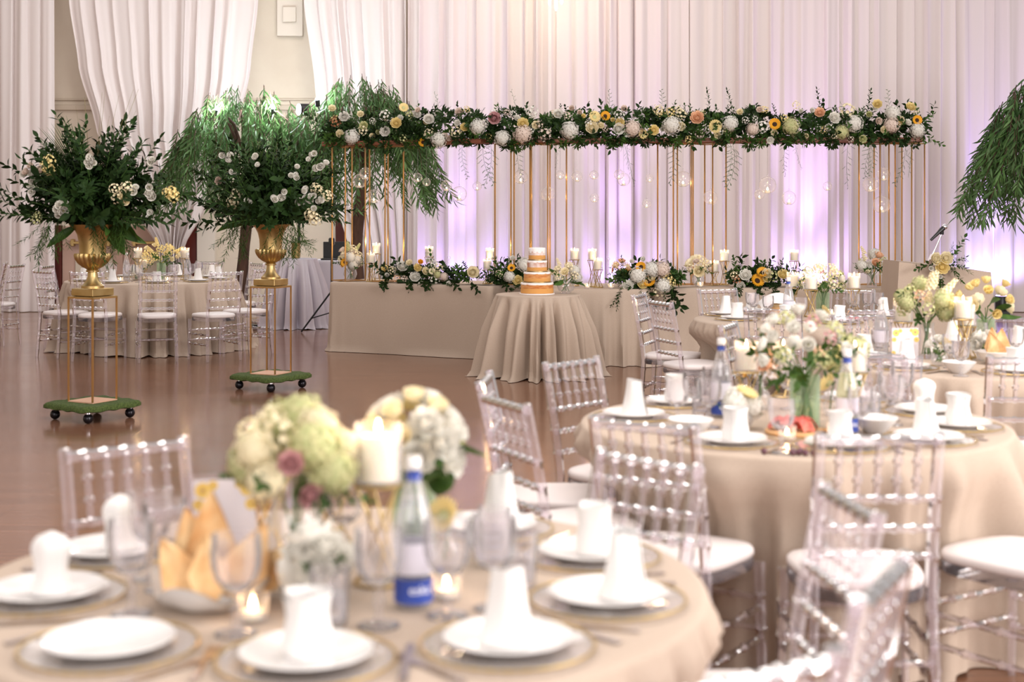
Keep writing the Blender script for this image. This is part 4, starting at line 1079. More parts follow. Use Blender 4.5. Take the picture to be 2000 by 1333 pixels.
# gold frames and the flower rail
RZ = 2.235
railA = (Vector((-2.06, 15.92, RZ)), Vector((-.22, 15.08, RZ))); railB = (Vector((-.22, 15.08, RZ)), Vector((4.28, 14.92, RZ)))
def rail_pt(px):
    """point of the rail seen in column px"""
    k = (px-1000)/F
    for a, c in (railA, railB):
        t = (k*a.y-a.x)/((c.x-a.x)-k*(c.y-a.y))
        if -.05 <= t <= 1.0001 or c is railB[1]: return a+(c-a)*t
for a, c, nm in ((railA[0], railA[1], 'behind the straight table section'), (railB[0], railB[1], 'running to the lectern')):
    d_ = c-a; L = d_.length-.085; b = MB(); b.rbox((0, 0, .03), (L, .34, .05), .006)
    o = build('planter_plank', b, M['copper_wood'], None, (a+c)/2, math.atan2(d_.y, d_.x)); reg(o, 'copper brown plank under the flower garland', nm, 'plank', 'flower rail planks')
for i, px in enumerate((681, 755, 1001, 1072, 1319, 1384, 1713, 1771)):
    p = rail_pt(px); p.z = TZ+.002; hh = RZ+.004-p.z; q = .262
    t = thing('gold_frame_stand', 'tall slim gold rod frame holding the flower rail', 'on the head table', 'stand', p, math.radians(40+i % 3*5), 'gold frames under the flower rail')
    for x in (-1, 1):
        for y in (-1, 1):
            b = MB(); b.box((x*q/2, y*q/2, hh/2), (.0115, .0115, hh)); build('rod', b, M['rose_gold'], t, smooth=False)
    for zz in (.006, hh-.007):
        for k in range(4):
            b = MB(); b.box((0, q/2, zz), (q, .010, .010)); build('crossbar', b, M['rose_gold'], t, rot=k*PI/2, smooth=False)

# the garland on the rail
gr = thing('flower_garland', 'long garland of white hydrangea, cream roses and dark leaves on the gold frames', '', 'flower garland', (1.0, 15.1, RZ+.06), 0)
def gput(kind, m, px, py, r, fwd=.23):
    p = rail_pt(px)+Vector((0, -fwd, 0)); p = P(px, py, p.y); d = Vector((R.uniform(-.35, .35), -1, .25+(p.z-RZ-.25)*1.6))
    put_bloom(gr, kind, m, p-gr.location, d, r*1.22)
GL = [('rose', 'f_white', 672, 229, .052), ('hydrangea', 'f_white', 687, 268, .078), ('rose', 'f_white', 753, 258, .052), ('rose', 'f_yellow', 774, 242, .055), ('daisy', 'f_yellow', 788, 211, .045), ('blossom', 'f_white', 752, 225, .055), ('blossom', 'f_rust', 656, 239, .055),
      ('blossom', 'f_cream', 709, 255, .05), ('sunflower', 'f_gold', 826, 278, .038), ('peony', 'f_white', 837, 236, .062), ('blossom', 'f_cream', 838, 262, .055), ('hydrangea', 'f_white', 857, 274, .078), ('blossom', 'f_cream', 890, 258, .055), ('rose', 'f_yellow', 907, 250, .042), ('hydrangea', 'f_white', 933, 248, .08),
      ('peony', 'f_pink', 965, 232, .07), ('hydrangea', 'f_white', 981, 270, .078), ('hydrangea', 'f_blush', 1021, 262, .095), ('rose', 'f_yellow', 1021, 243, .055), ('blossom', 'f_white', 1039, 219, .06), ('rose', 'f_cream', 1047, 245, .04), ('peony', 'f_white', 1090, 225, .055), ('hydrangea', 'f_white', 1113, 255, .09),
      ('blossom', 'f_blush', 1065, 262, .065), ('rose', 'f_cream', 1156, 252, .062), ('daisy', 'f_yellow', 1161, 229, .055), ('sunflower', 'f_gold', 1182, 227, .042), ('peony', 'f_white', 1206, 253, .065), ('hydrangea', 'f_blush', 1235, 252, .085), ('rose', 'f_yellow', 1276, 255, .05), ('daisy', 'f_yellow', 1256, 263, .045),
      ('hydrangea', 'f_white', 1312, 245, .09), ('rose', 'f_peach', 1362, 232, .065), ('daisy', 'f_yellow', 1396, 247, .06), ('hydrangea', 'f_white', 1426, 242, .08), ('hydrangea', 'f_blush', 1470, 253, .062), ('blossom', 'f_white', 1490, 248, .06), ('sunflower', 'f_gold', 1513, 243, .05), ('hydrangea', 'f_green', 1545, 247, .085),
      ('rose', 'f_peach', 1601, 222, .05), ('rose', 'f_white', 1627, 232, .058), ('blossom', 'f_cream', 1655, 215, .07), ('hydrangea', 'f_white', 1668, 242, .085), ('hydrangea', 'f_green', 1644, 258, .07), ('hydrangea', 'f_white', 1744, 222, .075), ('hydrangea', 'f_blush', 1741, 245, .08), ('rose', 'f_yellow', 1777, 212, .05),
      ('sunflower', 'f_gold', 1791, 235, .042), ('hydrangea', 'f_white', 1792, 255, .075), ('rose', 'f_yellow', 1713, 205, .045), ('blossom', 'f_cream', 1330, 222, .05), ('blossom', 'f_cream', 1285, 215, .05), ('blossom', 'f_white', 1210, 225, .05), ('blossom', 'f_cream', 1555, 205, .04)]
for g in GL: gput(*g)
for i in range(105):
    px = 640+1160*(i+R.random())/105; gput(R.choice(['blossom', 'lisianthus', 'rose', 'blossom']), R.choice(['f_cream', 'f_white', 'f_white', 'f_yellow', 'f_blush', 'f_green']), px, R.uniform(212, 274), R.uniform(.03, .045), R.uniform(.16, .24))
for i in range(200):
    px = 636+1162*(i+R.random())/200; p = rail_pt(px); v = Vector((0, R.uniform(-.19, .12), R.uniform(.05, .31)))
    put_sprig(gr, 'tuft', p+v-gr.location, (R.uniform(-.5, .5), v.y*6-.2, (v.z-.17)*6), R.uniform(.10, .155))
for i in range(130):
    px = 632+1172*(i+R.random())/130; p = rail_pt(px); a = R.uniform(-.2, PI*.75); side = Vector((R.uniform(-.9, .9), -math.cos(a), math.sin(a)))
    put_sprig(gr, R.choice(['ruscus', 'salal', 'bushy', 'salal', 'bushy']), p+Vector((0, -.06, .15))+side*.10-gr.location, side, R.uniform(.13, .21))
for i in range(38):
    px = 635+1165*(i+R.random())/38; p = rail_pt(px); put_sprig(gr, 'tuft', p+Vector((0, -.2, R.uniform(-.02, .08)))-gr.location, (R.uniform(-.4, .4), -.6, -.7), R.uniform(.07, .13))
for i in range(110):
    px = 635+1165*(i+R.random())/110; p = rail_pt(px); put_sprig(gr, R.choice(['ruscus', 'salal', 'bushy']), p+Vector((0, -.14, .08))-gr.location, (R.uniform(-.9, .9), -.7, R.uniform(-.8, .2)), R.uniform(.14, .22))
for px in (742, 860, 905, 945, 958, 1010, 1085, 1215, 1222, 1310, 1420, 1425, 1545, 1650, 1690, 1700, 1760, 1770, 1530):
    p = rail_pt(px); put_sprig(gr, 'fern', p+Vector((0, -.17, .03))-gr.location, (R.uniform(-.3, .3), -.1, -1), R.uniform(.28, .5))
for px, py in ((1010, 180), (1180, 195), (1280, 195), (1385, 190), (1430, 195), (1600, 185), (1690, 185), (1750, 190), (860, 215)):
    p = rail_pt(px); put_sprig(gr, R.choice(['ruscus', 'fern']), p+Vector((0, -.05, .22))-gr.location, (R.uniform(-.3, .3), 0, 1), .34)

# hanging glass globes with tealights
W['sphere'] = None
b = MB(); b.lathe([(.32*1, -.95)]+[(math.cos(a), math.sin(a)) for a in [(-1.15+2.6*i/14) for i in range(15)]]+[(.12, .99)], 24, cap=False); W['sphere'] = b.mesh('globe_glass', M['globe'])
b = MB(); b.tube([(.14*math.cos(2*PI*i/10), 0, 1.12+.14*math.sin(2*PI*i/10)) for i in range(11)], .035, 5, False); W['loop'] = b.mesh('hanging_loop', M['globe'])
b = MB(); b.lathe([(0, -.9), (.3, -.9), (.3, -.62), (0, -.62)], 14); W['gtea'] = b.mesh('tealight', M['wax'])
b = MB(); b.lathe([(0, -.6), (.10, -.52), (.12, -.44), (.06, -.3), (0, -.2)], 8); W['gflame'] = b.mesh('flame', M['flame'])
for px, py, r in ((702, 354, 14), (714, 339, 12), (730, 384, 14), (816, 347, 9), (833, 356, 8), (872, 363, 11), (897, 379, 15), (932, 364, 9), (1017, 346, 14), (1070, 379, 14), (1094, 342, 9), (1127, 345, 11), (1160, 342, 9), (1161, 387, 9), (1209, 341, 10), (1218, 351, 13),
        (1269, 349, 8), (1263, 398, 9), (1334, 350, 16), (1388, 386, 14), (1499, 362, 17), (1483, 380, 10), (1541, 387, 14), (1616, 364, 9), (1726, 341, 13), (1700, 361, 15), (1722, 400, 17)):
    rp = rail_pt(px); Y = rp.y+R.uniform(-.13, .13); p = P(px, py, Y); rad = r*Y/F
    t = thing('hanging_globe_candle', 'clear hanging glass globe with lit tealight', 'below the flower rail', 'candle globe', p, R.uniform(0, 3), 'glass globes below the flower rail')
    ob('globe_glass', W['sphere'], t, sc=rad); ob('hanging_loop', W['loop'], t, sc=rad); ob('tealight', W['gtea'], t, sc=rad); ob('flame', W['gflame'], t, sc=rad)
    b = MB(); b.tube([(0, 0, rad*1.2), (0, 0, RZ-p.z+.0045)], .0012, 4); build('hanging_wire', b, M['wire'], t)

def low_garland(px0, px1, py, Yf, desc, blooms, seed, nleaf=34, drop=.0):
    r = random.Random(seed); c = P((px0+px1)/2, py, Yf((px0+px1)/2)); c.z = TZ+.003
    t = thing('table_garland', desc, '', 'flower garland', c, 0, 'low garlands on the head table')
    for k, m, px, py_, rad in blooms:
        rad *= 1.18; Y = Yf(px)-.10; p = P(px, py_, Y); put_bloom(t, k, m, p-c, (r.uniform(-.4, .4), -1, .5), rad)
    for i in range(nleaf):
        px = px0+(px1-px0)*(i+r.random())/nleaf; p = P(px, 0, Yf(px)+r.uniform(-.02, .14)); p.z = TZ+r.uniform(.02, .13)
        d = Vector((r.uniform(-1, 1), r.uniform(-.7, .4), r.uniform(-.05, .8))); put_sprig(t, r.choice(['ruscus', 'salal', 'salal', 'bushy']), p-c, d, r.uniform(.14, .24))
    for i in range(int((px1-px0)/14)):
        px = r.uniform(px0, px1); p = P(px, 0, Yf(px)-.14); p.z = TZ+.03; put_sprig(t, r.choice(['ruscus', 'salal']), p-c, (r.uniform(-.5, .5), -.7, -.35-drop), r.uniform(.12, .2)+drop*.2)
    for i in range(int((px1-px0)/6)):
        px = r.uniform(px0, px1); p = P(px, 0, Yf(px)+r.uniform(-.06, .1)); p.z = TZ+r.uniform(.04, .15); put_sprig(t, 'tuft', p-c, (r.uniform(-.5, .5), -.4, .8), r.uniform(.08, .12))
    b = MB(); w = (P(px1, 0, c.y).x-P(px0, 0, c.y).x)
    b.rbox((0, .05, .02), (w*.7, .07, .04), .01); build('foam_base', b, M['leaf_dark'], t)
    return t
fA = lambda px: (lambda k: (A0[1]-A0[0]*(A1[1]-A0[1])/(A1[0]-A0[0]))/(1-k*(A1[1]-A0[1])/(A1[0]-A0[0])))((px-1000)/F)+.16
low_garland(748, 925, 550, fA, 'low garland of cream roses and white blooms on the straight table section', [('rose', 'f_white', 785, 523, .058), ('rose', 'f_white', 810, 543, .055), ('rose', 'f_yellow', 815, 524, .042), ('rose', 'f_cream', 830, 531, .042), ('daisy', 'f_cream', 844, 531, .035), ('blossom', 'f_cream', 857, 523, .045), ('blossom', 'f_white', 848, 516, .04),
    ('rose', 'f_gold', 821, 513, .028), ('peony', 'f_cream', 922, 534, .07), ('lisianthus', 'f_white', 824, 558, .05), ('lisianthus', 'f_white', 801, 560, .04), ('blossom', 'f_white', 849, 547, .045), ('hydrangea', 'f_green', 856, 537, .045), ('rose', 'f_yellow', 752, 526, .036), ('blossom', 'f_cream', 766, 528, .04), ('lisianthus', 'f_white', 755, 540, .035),
    ('hydrangea', 'f_blush', 867, 541, .045), ('lisianthus', 'f_white', 878, 556, .035), ('rose', 'f_cream', 800, 515, .035), ('blossom', 'f_peach', 775, 545, .04), ('lisianthus', 'f_white', 835, 510, .035), ('blossom', 'f_blush', 790, 545, .035)], 5)
fB = lambda px: 14.38
low_garland(955, 1034, 560, lambda px: 14.92, 'dark leafy garland with white hydrangea directly beside the cake', [('hydrangea', 'f_white', 995, 541, .06), ('hydrangea', 'f_white', 1024, 518, .075), ('sunflower', 'f_gold', 999, 524, .035), ('rose', 'f_yellow', 1012, 549, .05), ('lisianthus', 'f_white', 1003, 506, .035), ('blossom', 'f_cream', 975, 535, .035)], 6, 44)
low_garland(1210, 1330, 560, fB, 'overflowing garland of white hydrangea and sunflowers spilling over the table edge', [('sunflower', 'f_gold', 1252, 522, .045), ('sunflower', 'f_gold', 1267, 550, .055), ('rose', 'f_white', 1226, 560, .055), ('hydrangea', 'f_white', 1246, 539, .085), ('hydrangea', 'f_white', 1273, 527, .08), ('hydrangea', 'f_blush', 1293, 527, .08), ('hydrangea', 'f_white', 1295, 559, .08),
    ('rose', 'f_yellow', 1255, 557, .05), ('hydrangea', 'f_blush', 1247, 584, .07), ('blossom', 'f_yellow', 1302, 543, .05), ('lisianthus', 'f_white', 1258, 508, .035), ('rose', 'f_cream', 1275, 545, .04), ('blossom', 'f_cream', 1285, 572, .05), ('lisianthus', 'f_white', 1232, 512, .03), ('blossom', 'f_yellow', 1312, 552, .04)], 7, 46, .5)
fC = lambda px: 14.62
low_garland(1425, 1545, 560, fC, 'low garland with yellow sunflowers near the white bread napkin', [('rose', 'f_white', 1456, 540, .06), ('sunflower', 'f_gold', 1479, 549, .06), ('sunflower', 'f_gold', 1489, 533, .05), ('rose', 'f_cream', 1498, 536, .05), ('rose', 'f_white', 1447, 561, .05), ('peony', 'f_yellow', 1529, 540, .06), ('blossom', 'f_rust', 1440, 547, .045), ('blossom', 'f_cream', 1434, 538, .04), ('blossom', 'f_green', 1510, 540, .05), ('rose', 'f_yellow', 1497, 545, .04)], 8)
HT = 'on the head table'
bouquet(P(684, 0, 15.86).xy.to_3d()+Vector((0, 0, TZ+.002)), 'bowl', .13, .075, 'glass bowl bouquet with white hydrangea and sunflowers', 'at the table corner', [('hydrangea', 'f_white', 4, .07), ('sunflower', 'f_gold', 3, .045), ('blossom', 'f_cream', 6, .05), ('stock', 'f_green', 3, .05), ('rose', 'f_blush', 3, .05)], (.13, .10), 31, oval=(.95, .8, 1.3))
def onA(px, dy): X = None; Y = fA(px)+dy; p = P(px, 0, Y); p.z = TZ; return p
candle_stand(0, 0, .30, HT, pos=onA(735, .22)); candle_stand(0, 0, .20, HT, pos=onA(724, .04)); candle_stand(0, 0, .27, HT, pos=onA(838, .34)); candle_stand(0, 0, .26, HT, pos=onA(957, .30)); candle_stand(0, 0, .15, HT, pos=onA(952, .18))
candle_stand(0, 0, .27, HT, pos=P(1122, 0, 14.75)); candle_stand(0, 0, .27, HT, pos=P(1157, 0, 14.6)); candle_stand(0, 0, .18, HT, pos=P(1168, 0, 14.45)); candle_stand(0, 0, .25, HT, pos=P(1415, 0, 14.9)); candle_stand(0, 0, .14, HT, pos=P(1395, 0, 14.85)); candle_stand(0, 0, .25, HT, pos=P(1551, 0, 14.9))
for px in (1147, 1193): tealight(px, 405+F*(H-TZ)/14.32, HT)
tealight(1368, 405+F*(H-TZ)/14.56, HT)
bouquet(P(1212, 0, 14.72).xy.to_3d()+Vector((0, 0, TZ+.002)), 'bowl', .11, .06, 'small peach and gold bouquet in a glass bowl', HT, [('rose', 'f_peach', 4, .045), ('sunflower', 'f_gold', 2, .035), ('blossom', 'f_cream', 4, .04)], (.10, .06), 33, leaves=5)
bouquet(P(1364, 0, 14.74).xy.to_3d()+Vector((0, 0, TZ+.002)), 'bowl', .11, .065, 'cream peony bouquet in a clear glass bowl', HT, [('peony', 'f_cream', 3, .075), ('blossom', 'f_cream', 6, .05), ('rose', 'f_blush', 3, .04)], (.12, .07), 34, leaves=5)
bouquet(P(1703, 0, 14.58).xy.to_3d()+Vector((0, 0, TZ+.002)), 'cyl', .12, .05, 'bridal bouquet of cream stock and white hydrangea in vase', 'beside the lectern', [('hydrangea', 'f_white', 3, .075), ('stock', 'f_cream', 5, .045), ('peony', 'f_peach', 2, .06), ('blossom', 'f_green', 4, .05)], (.14, .09), 35, oval=(1.1, .8, 1.2))
for i, px in enumerate((1188, 1205, 877)):
    p = P(px, 0, 15.05 if i < 2 else fA(px)+.3); p.z = TZ+.002; t = thing('bud_vase', 'slender clear glass bud vase with stopper', HT, 'vase', p, 0, 'bud vases')
    b = MB(); b.lathe([(0, 0), (.03, 0), (.032, .02), (.028, .09), (.011, .14), (.009, .24), (.012, .25), (.008, .25), (.007, .14), (.024, .09), (.028, .02), (0, .008)], 18); build('vase_glass', b, M['glass'], t)
    b = MB(); b.ball((0, 0, .268), .018, 10, 7); build('stopper', b, M['glass'], t)

# ------------------------------------------------------------------ cake table
CK = (.245, 13.42)
round_table(CK, .40, 'small round cake table in a floor-length beige cloth', 41, 15, .14)
cp = Vector((CK[0]-.01, CK[1]-.02, TZ+.001))
t = thing('naked_cake', 'four-tier naked cake with gold ribbon bands and white icing', 'on the small round table', 'cake', cp, 0); node([t], .167, .155, .01)
b = MB(); b.lathe([(0, 0), (.165, 0), (.165, .01), (0, .01)], 40); build('cake_board', b, M['icing'], t)
z = .011
for i, (r, h) in enumerate(((.152, .098), (.125, .088), (.093, .098), (.078, .108))):
    m = M['sponge'] if i < 2 else M['crumb']
    b = MB(); b.lathe([(0, z), (r, z), (r*1.005, z+h*.3), (r*.99, z+h*.5), (r, z+h*.55), (r*.985, z+h-.004), (0, z+h-.004)], 48, mod=lambda a, zz: 1+.008*math.sin(7*a+zz*40)); tier = build('cake_tier', b, m, t, angle=60)
    rb = .36 if i else .46
    b = MB(); b.lathe([(r*1.012, z+.002), (r*1.012, z+h*rb)], 48, cap=False); build('ribbon', b, M['ribbon'], tier)
    b = MB(); hh = h*(.20 if i < 3 else .45)
    b.lathe([(r*1.012, z+h-hh), (r*1.02, z+h-.008), (r*.97, z+h), (r*.5, z+h+.002), (0, z+h+.002)], 56, mod=lambda a, zz, q=z+h-hh: 1+.012*math.sin(9*a)+(.0 if zz > q+.004 else -.02*abs(math.sin(5*a)))); build('icing_top', b, M['icing'], tier, angle=70)
    z += h+.003
    if i < 3:
        b = MB(); rn = (.125, .093, .078)[i]; b.lathe([(0, z), (rn+.012, z), (rn+.012, z+.006), (0, z+.006)], 40); build('tier_board', b, M['gold'], tier); z += .007
bouquet((CK[0]+.235, CK[1]+.10, TZ+.001), 'bowl', .115, .085, 'white hydrangea bouquet in a round glass bowl', 'on the small cake table', [('hydrangea', 'f_white', 4, .06), ('blossom', 'f_cream', 6, .045), ('rose', 'f_cream', 3, .045), ('stock', 'f_cream', 2, .04)], (.14, .06), 36, leaves=8, lk='leaf', lsize=.13, oval=(1.1, .9, .8))

# ------------------------------------------------------------------ lectern
LX, LY = P(1828, 0, 13.3).x, 13.3
t = thing('lectern', 'lectern draped in beige linen with a sloping top', 'at the head table end', 'lectern', (LX, LY, 0), 0)
def lect(u, v):
    per = u*4; k = int(per) % 4; f = per-int(per); w, dd = .40, .27
    cs = [(-w, -dd), (w, -dd), (w, dd), (-w, dd)]; x0, y0 = cs[k]; x1, y1 = cs[(k+1) % 4]; x = x0+(x1-x0)*f; y = y0+(y1-y0)*f
    top = 1.075-.06*(x+w)/(2*w)*1.6
    cr = math.exp(-min(f, 1-f)*8); t_ = v
    o = .02+.09*t_*cr+.022*t_*math.sin(u*38)
    L = math.hypot(x, y); return (x*(1+o/L), y*(1+o/L), max(.004, top*(1-v)+.004*v))
b = MB(); b.grid(lect, 160, 14, True)
b.grid(lambda u, v: (-.405+.81*u, -.275+.55*v, 1.077-.06*u*1.6+.012*math.sin(PI*u)*math.sin(PI*v)), 12, 8)
build('lectern_cloth', b, M['linen'], t, angle=75)
b = MB(); b.box((0, 0, .45), (.62, .42, .9)); build('lectern_body', b, M['board'], t, smooth=False)
tb = Vector((LX, LY, 0))
f = thing('lectern_spray', 'small flower spray with cream roses and needle leaves on the lectern', '', 'flower arrangement', P(1838, 518, LY-.33), 0)
for px, py, k, m, r in ((1824, 506, 'rose', 'f_cream', .05), (1846, 506, 'rose', 'f_cream', .052), (1839, 523, 'rose', 'f_yellow', .055), (1818, 524, 'lisianthus', 'f_white', .028), (1828, 532, 'lisianthus', 'f_white', .03), (1834, 541, 'lisianthus', 'f_white', .025), (1815, 512, 'lisianthus', 'f_blush', .028)):
    put_bloom(f, k, m, P(px, py, LY-.40)-f.location, (R.uniform(-.3, .3), -1, .2), r*1.3)
for i in range(16):
    a = R.uniform(0, 6.28); put_sprig(f, R.choice(['rosemary', 'rosemary', 'bushy']), (R.uniform(-.05, .08), -.02, R.uniform(-.02, .06)), (math.cos(a)+.3, -.3, math.sin(a)*.8), R.uniform(.13, .24))
for i in range(5): put_sprig(f, 'bushy', (R.uniform(-.05, .02), -.03, -.03), (R.uniform(-.3, .2), -.3, -1), .16)
mp = P(1817, 500, LY); m0 = Vector((mp.x, LY, 1.062))
t = thing('microphone', 'black handheld microphone on a silver gooseneck arm above the lectern', '', 'microphone', m0, 0)
q1 = P(1838, 456, LY)-m0; h0 = P(1815, 469, LY)-m0; h1 = P(1846, 441, LY)-m0; h1.y = -.02; h0.y = -.05; q1.y = -.03
b = MB(); b.tube([(0, 0, 0), (0, 0, .02), q1*.5+Vector((-.004, 0, 0)), q1], [.03, .008, .007, .007], 8); build('gooseneck', b, M['chrome'], t)
dm = (h1-h0).normalized(); b = MB(); b.tube([h0, h0+dm*.10, h0+dm*.14, h0+dm*.17], [.012, .016, .022, .022], 12); build('handle', b, M['black'], t)
b = MB(); b.ball(h0+dm*.185, .027, 12, 8); build('grille', b, M['chrome'], t)
b = MB(); b.tube([q1-Vector((0, 0, .012)), q1+Vector((0, 0, .02))], .017, 8); build('clip', b, M['black'], t)
o = MB(); o.add([(-.05, 0, 0), (.05, 0, 0), (.012, .01, .075), (-.012, .01, .075), (-.05, .004, 0), (.05, .004, 0), (.012, .014, .075), (-.012, .014, .075)], [(0, 1, 2, 3), (7, 6, 5, 4), (0, 4, 5, 1), (1, 5, 6, 2), (2, 6, 7, 3), (3, 7, 4, 0)])
reg(build('folded_card', o, M['card'], None, m0+Vector((0, -.06, .0)), smooth=False), 'pale folded paper card propped on the lectern top', '', 'card')

# ------------------------------------------------------------------ small tables and equipment at the left back
round_table((P(579, 0, 18.75).x, 18.75), .27, 'narrow white-clothed cocktail table behind the right gold urn', 44, 11, .16, mname='white_cloth', h=.90)
long_table((P(607, 0, 19.1).x, 19.1), (P(690, 0, 19.1).x, 19.1), .6, 'white-clothed equipment table behind the cocktail table', .03, 3, 45, 'white_cloth', h=.86, cflare=.03, group='equipment tables')
p = P(655, 0, 19.3); t = thing('laptop', 'black laptop computer on the white equipment table', '', 'laptop', (p.x, 19.3, .862), 0)
b = MB(); b.rbox((0, 0, .012), (.36, .26, .022), .004); build('base', b, M['black'], t)
b = MB(); b.rbox((0, .13, .13), (.36, .012, .22), .004); build('screen', b, M['black'], t)
p = P(642, 0, 18.9); t = thing('speaker_tripod', 'black tripod stand beside the draped head table', '', 'tripod', (P(648, 0, 18.0).x, 18.0, 0), 0)
b = MB(); b.tube([(0, 0, .25), (0, 0, 1.10)], .016, 8); build('pole', b, M['black'], t)
for k in range(3):
    a = 3.3+k*2*PI/3; b = MB(); b.tube([(0, 0, .52), (.38*math.cos(a), .38*math.sin(a), .008)], .012, 6); build('leg', b, M['black'], t)
    b = MB(); b.tube([(0, 0, .25), (.26*math.cos(a), .26*math.sin(a), .175)], .008, 6); build('brace', b, M['black'], t)
b = MB(); b.rbox((0, 0, 1.14), (.07, .09, .09), .01); build('camera_head', b, M['black'], t)
p = P(578, 0, 18.75); t = thing('gold_vase', 'short gold vase with trailing greenery on the white cocktail table', '', 'vase', (p.x, 18.75, .902), 0)
b = MB(); b.lathe([(0, 0), (.05, 0), (.06, .05), (.058, .18), (.062, .2), (.05, .2), (.045, .05), (0, .04)], 24); build('vase_body', b, M['gold'], t)
for i in range(12):
    a = R.uniform(0, 6.28); put_sprig(t, 'rosemary', (0, 0, .2), (math.cos(a), math.sin(a), R.uniform(-.35, .5)), R.uniform(.16, .26))

# ------------------------------------------------------------------ round guest tables
CD = 'clear acrylic chair with white cushion'
def seat_all(c, lst, place, group): return [chair(x, y, f if f is not None else c, CD, place, group) for x, y, f in lst]
T1, T2, T3, T4, T5 = (-.38, 3.10), (1.06, 5.42), (2.43, 7.57), (2.12, 10.40), (-4.02, 16.0)
p1, p2, p3, p4, p5 = ('on the front table', 'on the middle table', 'on the right-edge table', 'on the table near lectern', 'on the table behind urns')
c1_, c2_, c3_, c4_, c5_ = ('at the front table', 'at the middle table', 'at the right-edge table', 'at the table near lectern', 'at the table behind urns')
s1 = seat_all(T1, [(-1.065, 3.96, None), (.351, 3.753, None), (.757, 3.24, None), (.653, 2.55, None), (.33, 2.03, None)], c1_, 'chairs at the front table')
s2 = seat_all(T2, [(-.10, 5.53, None), (.26, 6.14, None), (-.02, 4.90, None), (.405, 4.39, None), (1.06, 4.14, None), (1.75, 4.32, None), (1.62, 6.32, None)], c2_, 'chairs at the middle table')
s3 = seat_all(T3, [(1.22, 8.05, None), (1.62, 6.52, None), (2.27, 6.28, None), (2.95, 8.58, None), (2.1, 8.7, None)], c3_, 'chairs at the right-edge table')
s4 = seat_all(T4, [(1.04, 10.0, None), (.96, 10.8, None), (1.64, 11.45, None), (1.683, 9.26, None), (2.33, 9.2, None), (2.7, 11.4, None)], c4_, 'chairs at the table near lectern')
s5 = seat_all(T5, [(-4.87, 14.9, None), (-5.22, 16.1, None), (-4.30, 14.5, None), (-3.56, 14.42, None), (-2.9, 14.55, None), (-2.62, 15.2, None), (-2.98, 16.75, None), (-3.65, 17.3, None)], c5_, 'chairs at the table behind urns')
for x, y in ((-5.66, 16.35), (-5.98, 16.9)): chair(x, y, math.radians(170 if y < 16.5 else 195), CD+' facing away', 'at the far left edge', 'chairs at the left edge')
round_table(T1, .80, 'round table in beige linen laid with bread, closest to the camera', 51, 22, .10, s1)
round_table(T2, .80, 'round table in beige linen with a white lisianthus bouquet, middle of room', 52, 22, .11, s2)
round_table(T3, .80, 'round table in beige linen at the right edge with green hydrangea', 53, 22, .11, s3)
round_table(T4, .80, 'round table in beige linen in front of the lectern', 54, 22, .11, s4, deep=.16)
round_table(T5, .94, 'large round table in beige linen behind the two gold urns', 55, 24, .12, s5)

# ---- front table
for i, (px, py, k, off, nap) in enumerate(((215, 1262, 0, (0, 0), False), (78, 1172, 2, (.01, 0), True), (152, 1088, 2, (.01, .02), True), (590, 1292, 1, (0, .01), True), (995, 1264, 0, (0, .0), True), (1207, 1182, 0, (.032, 0), True), (1200, 1090, 1, (.01, .0), True), (962, 1042, 0, (.03, .01), True))):
    setting(px, py, p1, k, center=T1, off=off, nap=nap, group=' on the front table')
for px, py in ((242, 1205), (205, 1165), (300, 1168), (432, 1272), (735, 1225), (905, 1205), (1018, 1190), (690, 1085)): goblet(px, py, p1, 1.12, ' on the front table')
for px, py in ((975, 1080), (1062, 1100), (640, 1235), (1045, 1150)): tumbler(px, py, p1, ' on the front table')
def tp(px, py): v = on_plane(px, py, TZ); v.z = TZ+.001; return v
bouquet(tp(585, 1150), 'cone', .20, .095, 'glass vase of pale green hydrangea and cream blooms', p1, [('hydrangea', 'f_green', 7, .062), ('blossom', 'f_cream', 8, .038), ('hydrangea', 'f_cream', 4, .05), ('rose', 'f_pink', 2, .03)], (.125, .065), 61, leaves=6)
bouquet(tp(800, 1085), 'cyl', .19, .05, 'glass vase of white roses with dark green leaves', p1, [('rose', 'f_white', 14, .044), ('lisianthus', 'f_cream', 6, .04), ('rose', 'f_yellow', 2, .036), ('blossom', 'f_green', 4, .03)], (.115, .07), 62, 'green_water', leaves=9, lk='leaf', lsize=.13)
bouquet(tp(618, 1182), 'bowl', .06, .045, 'low white peony in a small glass bowl', p1, [('peony', 'f_white', 2, .065), ('rose', 'f_white', 4, .042), ('lisianthus', 'f_white', 3, .035)], (.06, .03), 63, leaves=4)
bouquet(tp(872, 1110), 'bud', .10, .03, 'single yellow bloom in a glass bud vase', p1, [('daisy', 'f_yellow', 1, .045)], (.03, .015), 64, leaves=2, stems=1)
candle_stand(724, 1142, .215, p1, s=1.12); candle_stand(487, 1100, .20, p1); candle_stand(655, 1075, .14, p1)
tealight(483, 1222, p1); tealight(872, 1172, p1); tealight(560, 1115, p1)
bottle(808, 1186, p1, s=1.0, rz=0.15)
card_frame(408, 1092, .165, .185, math.radians(8), p1, 1)
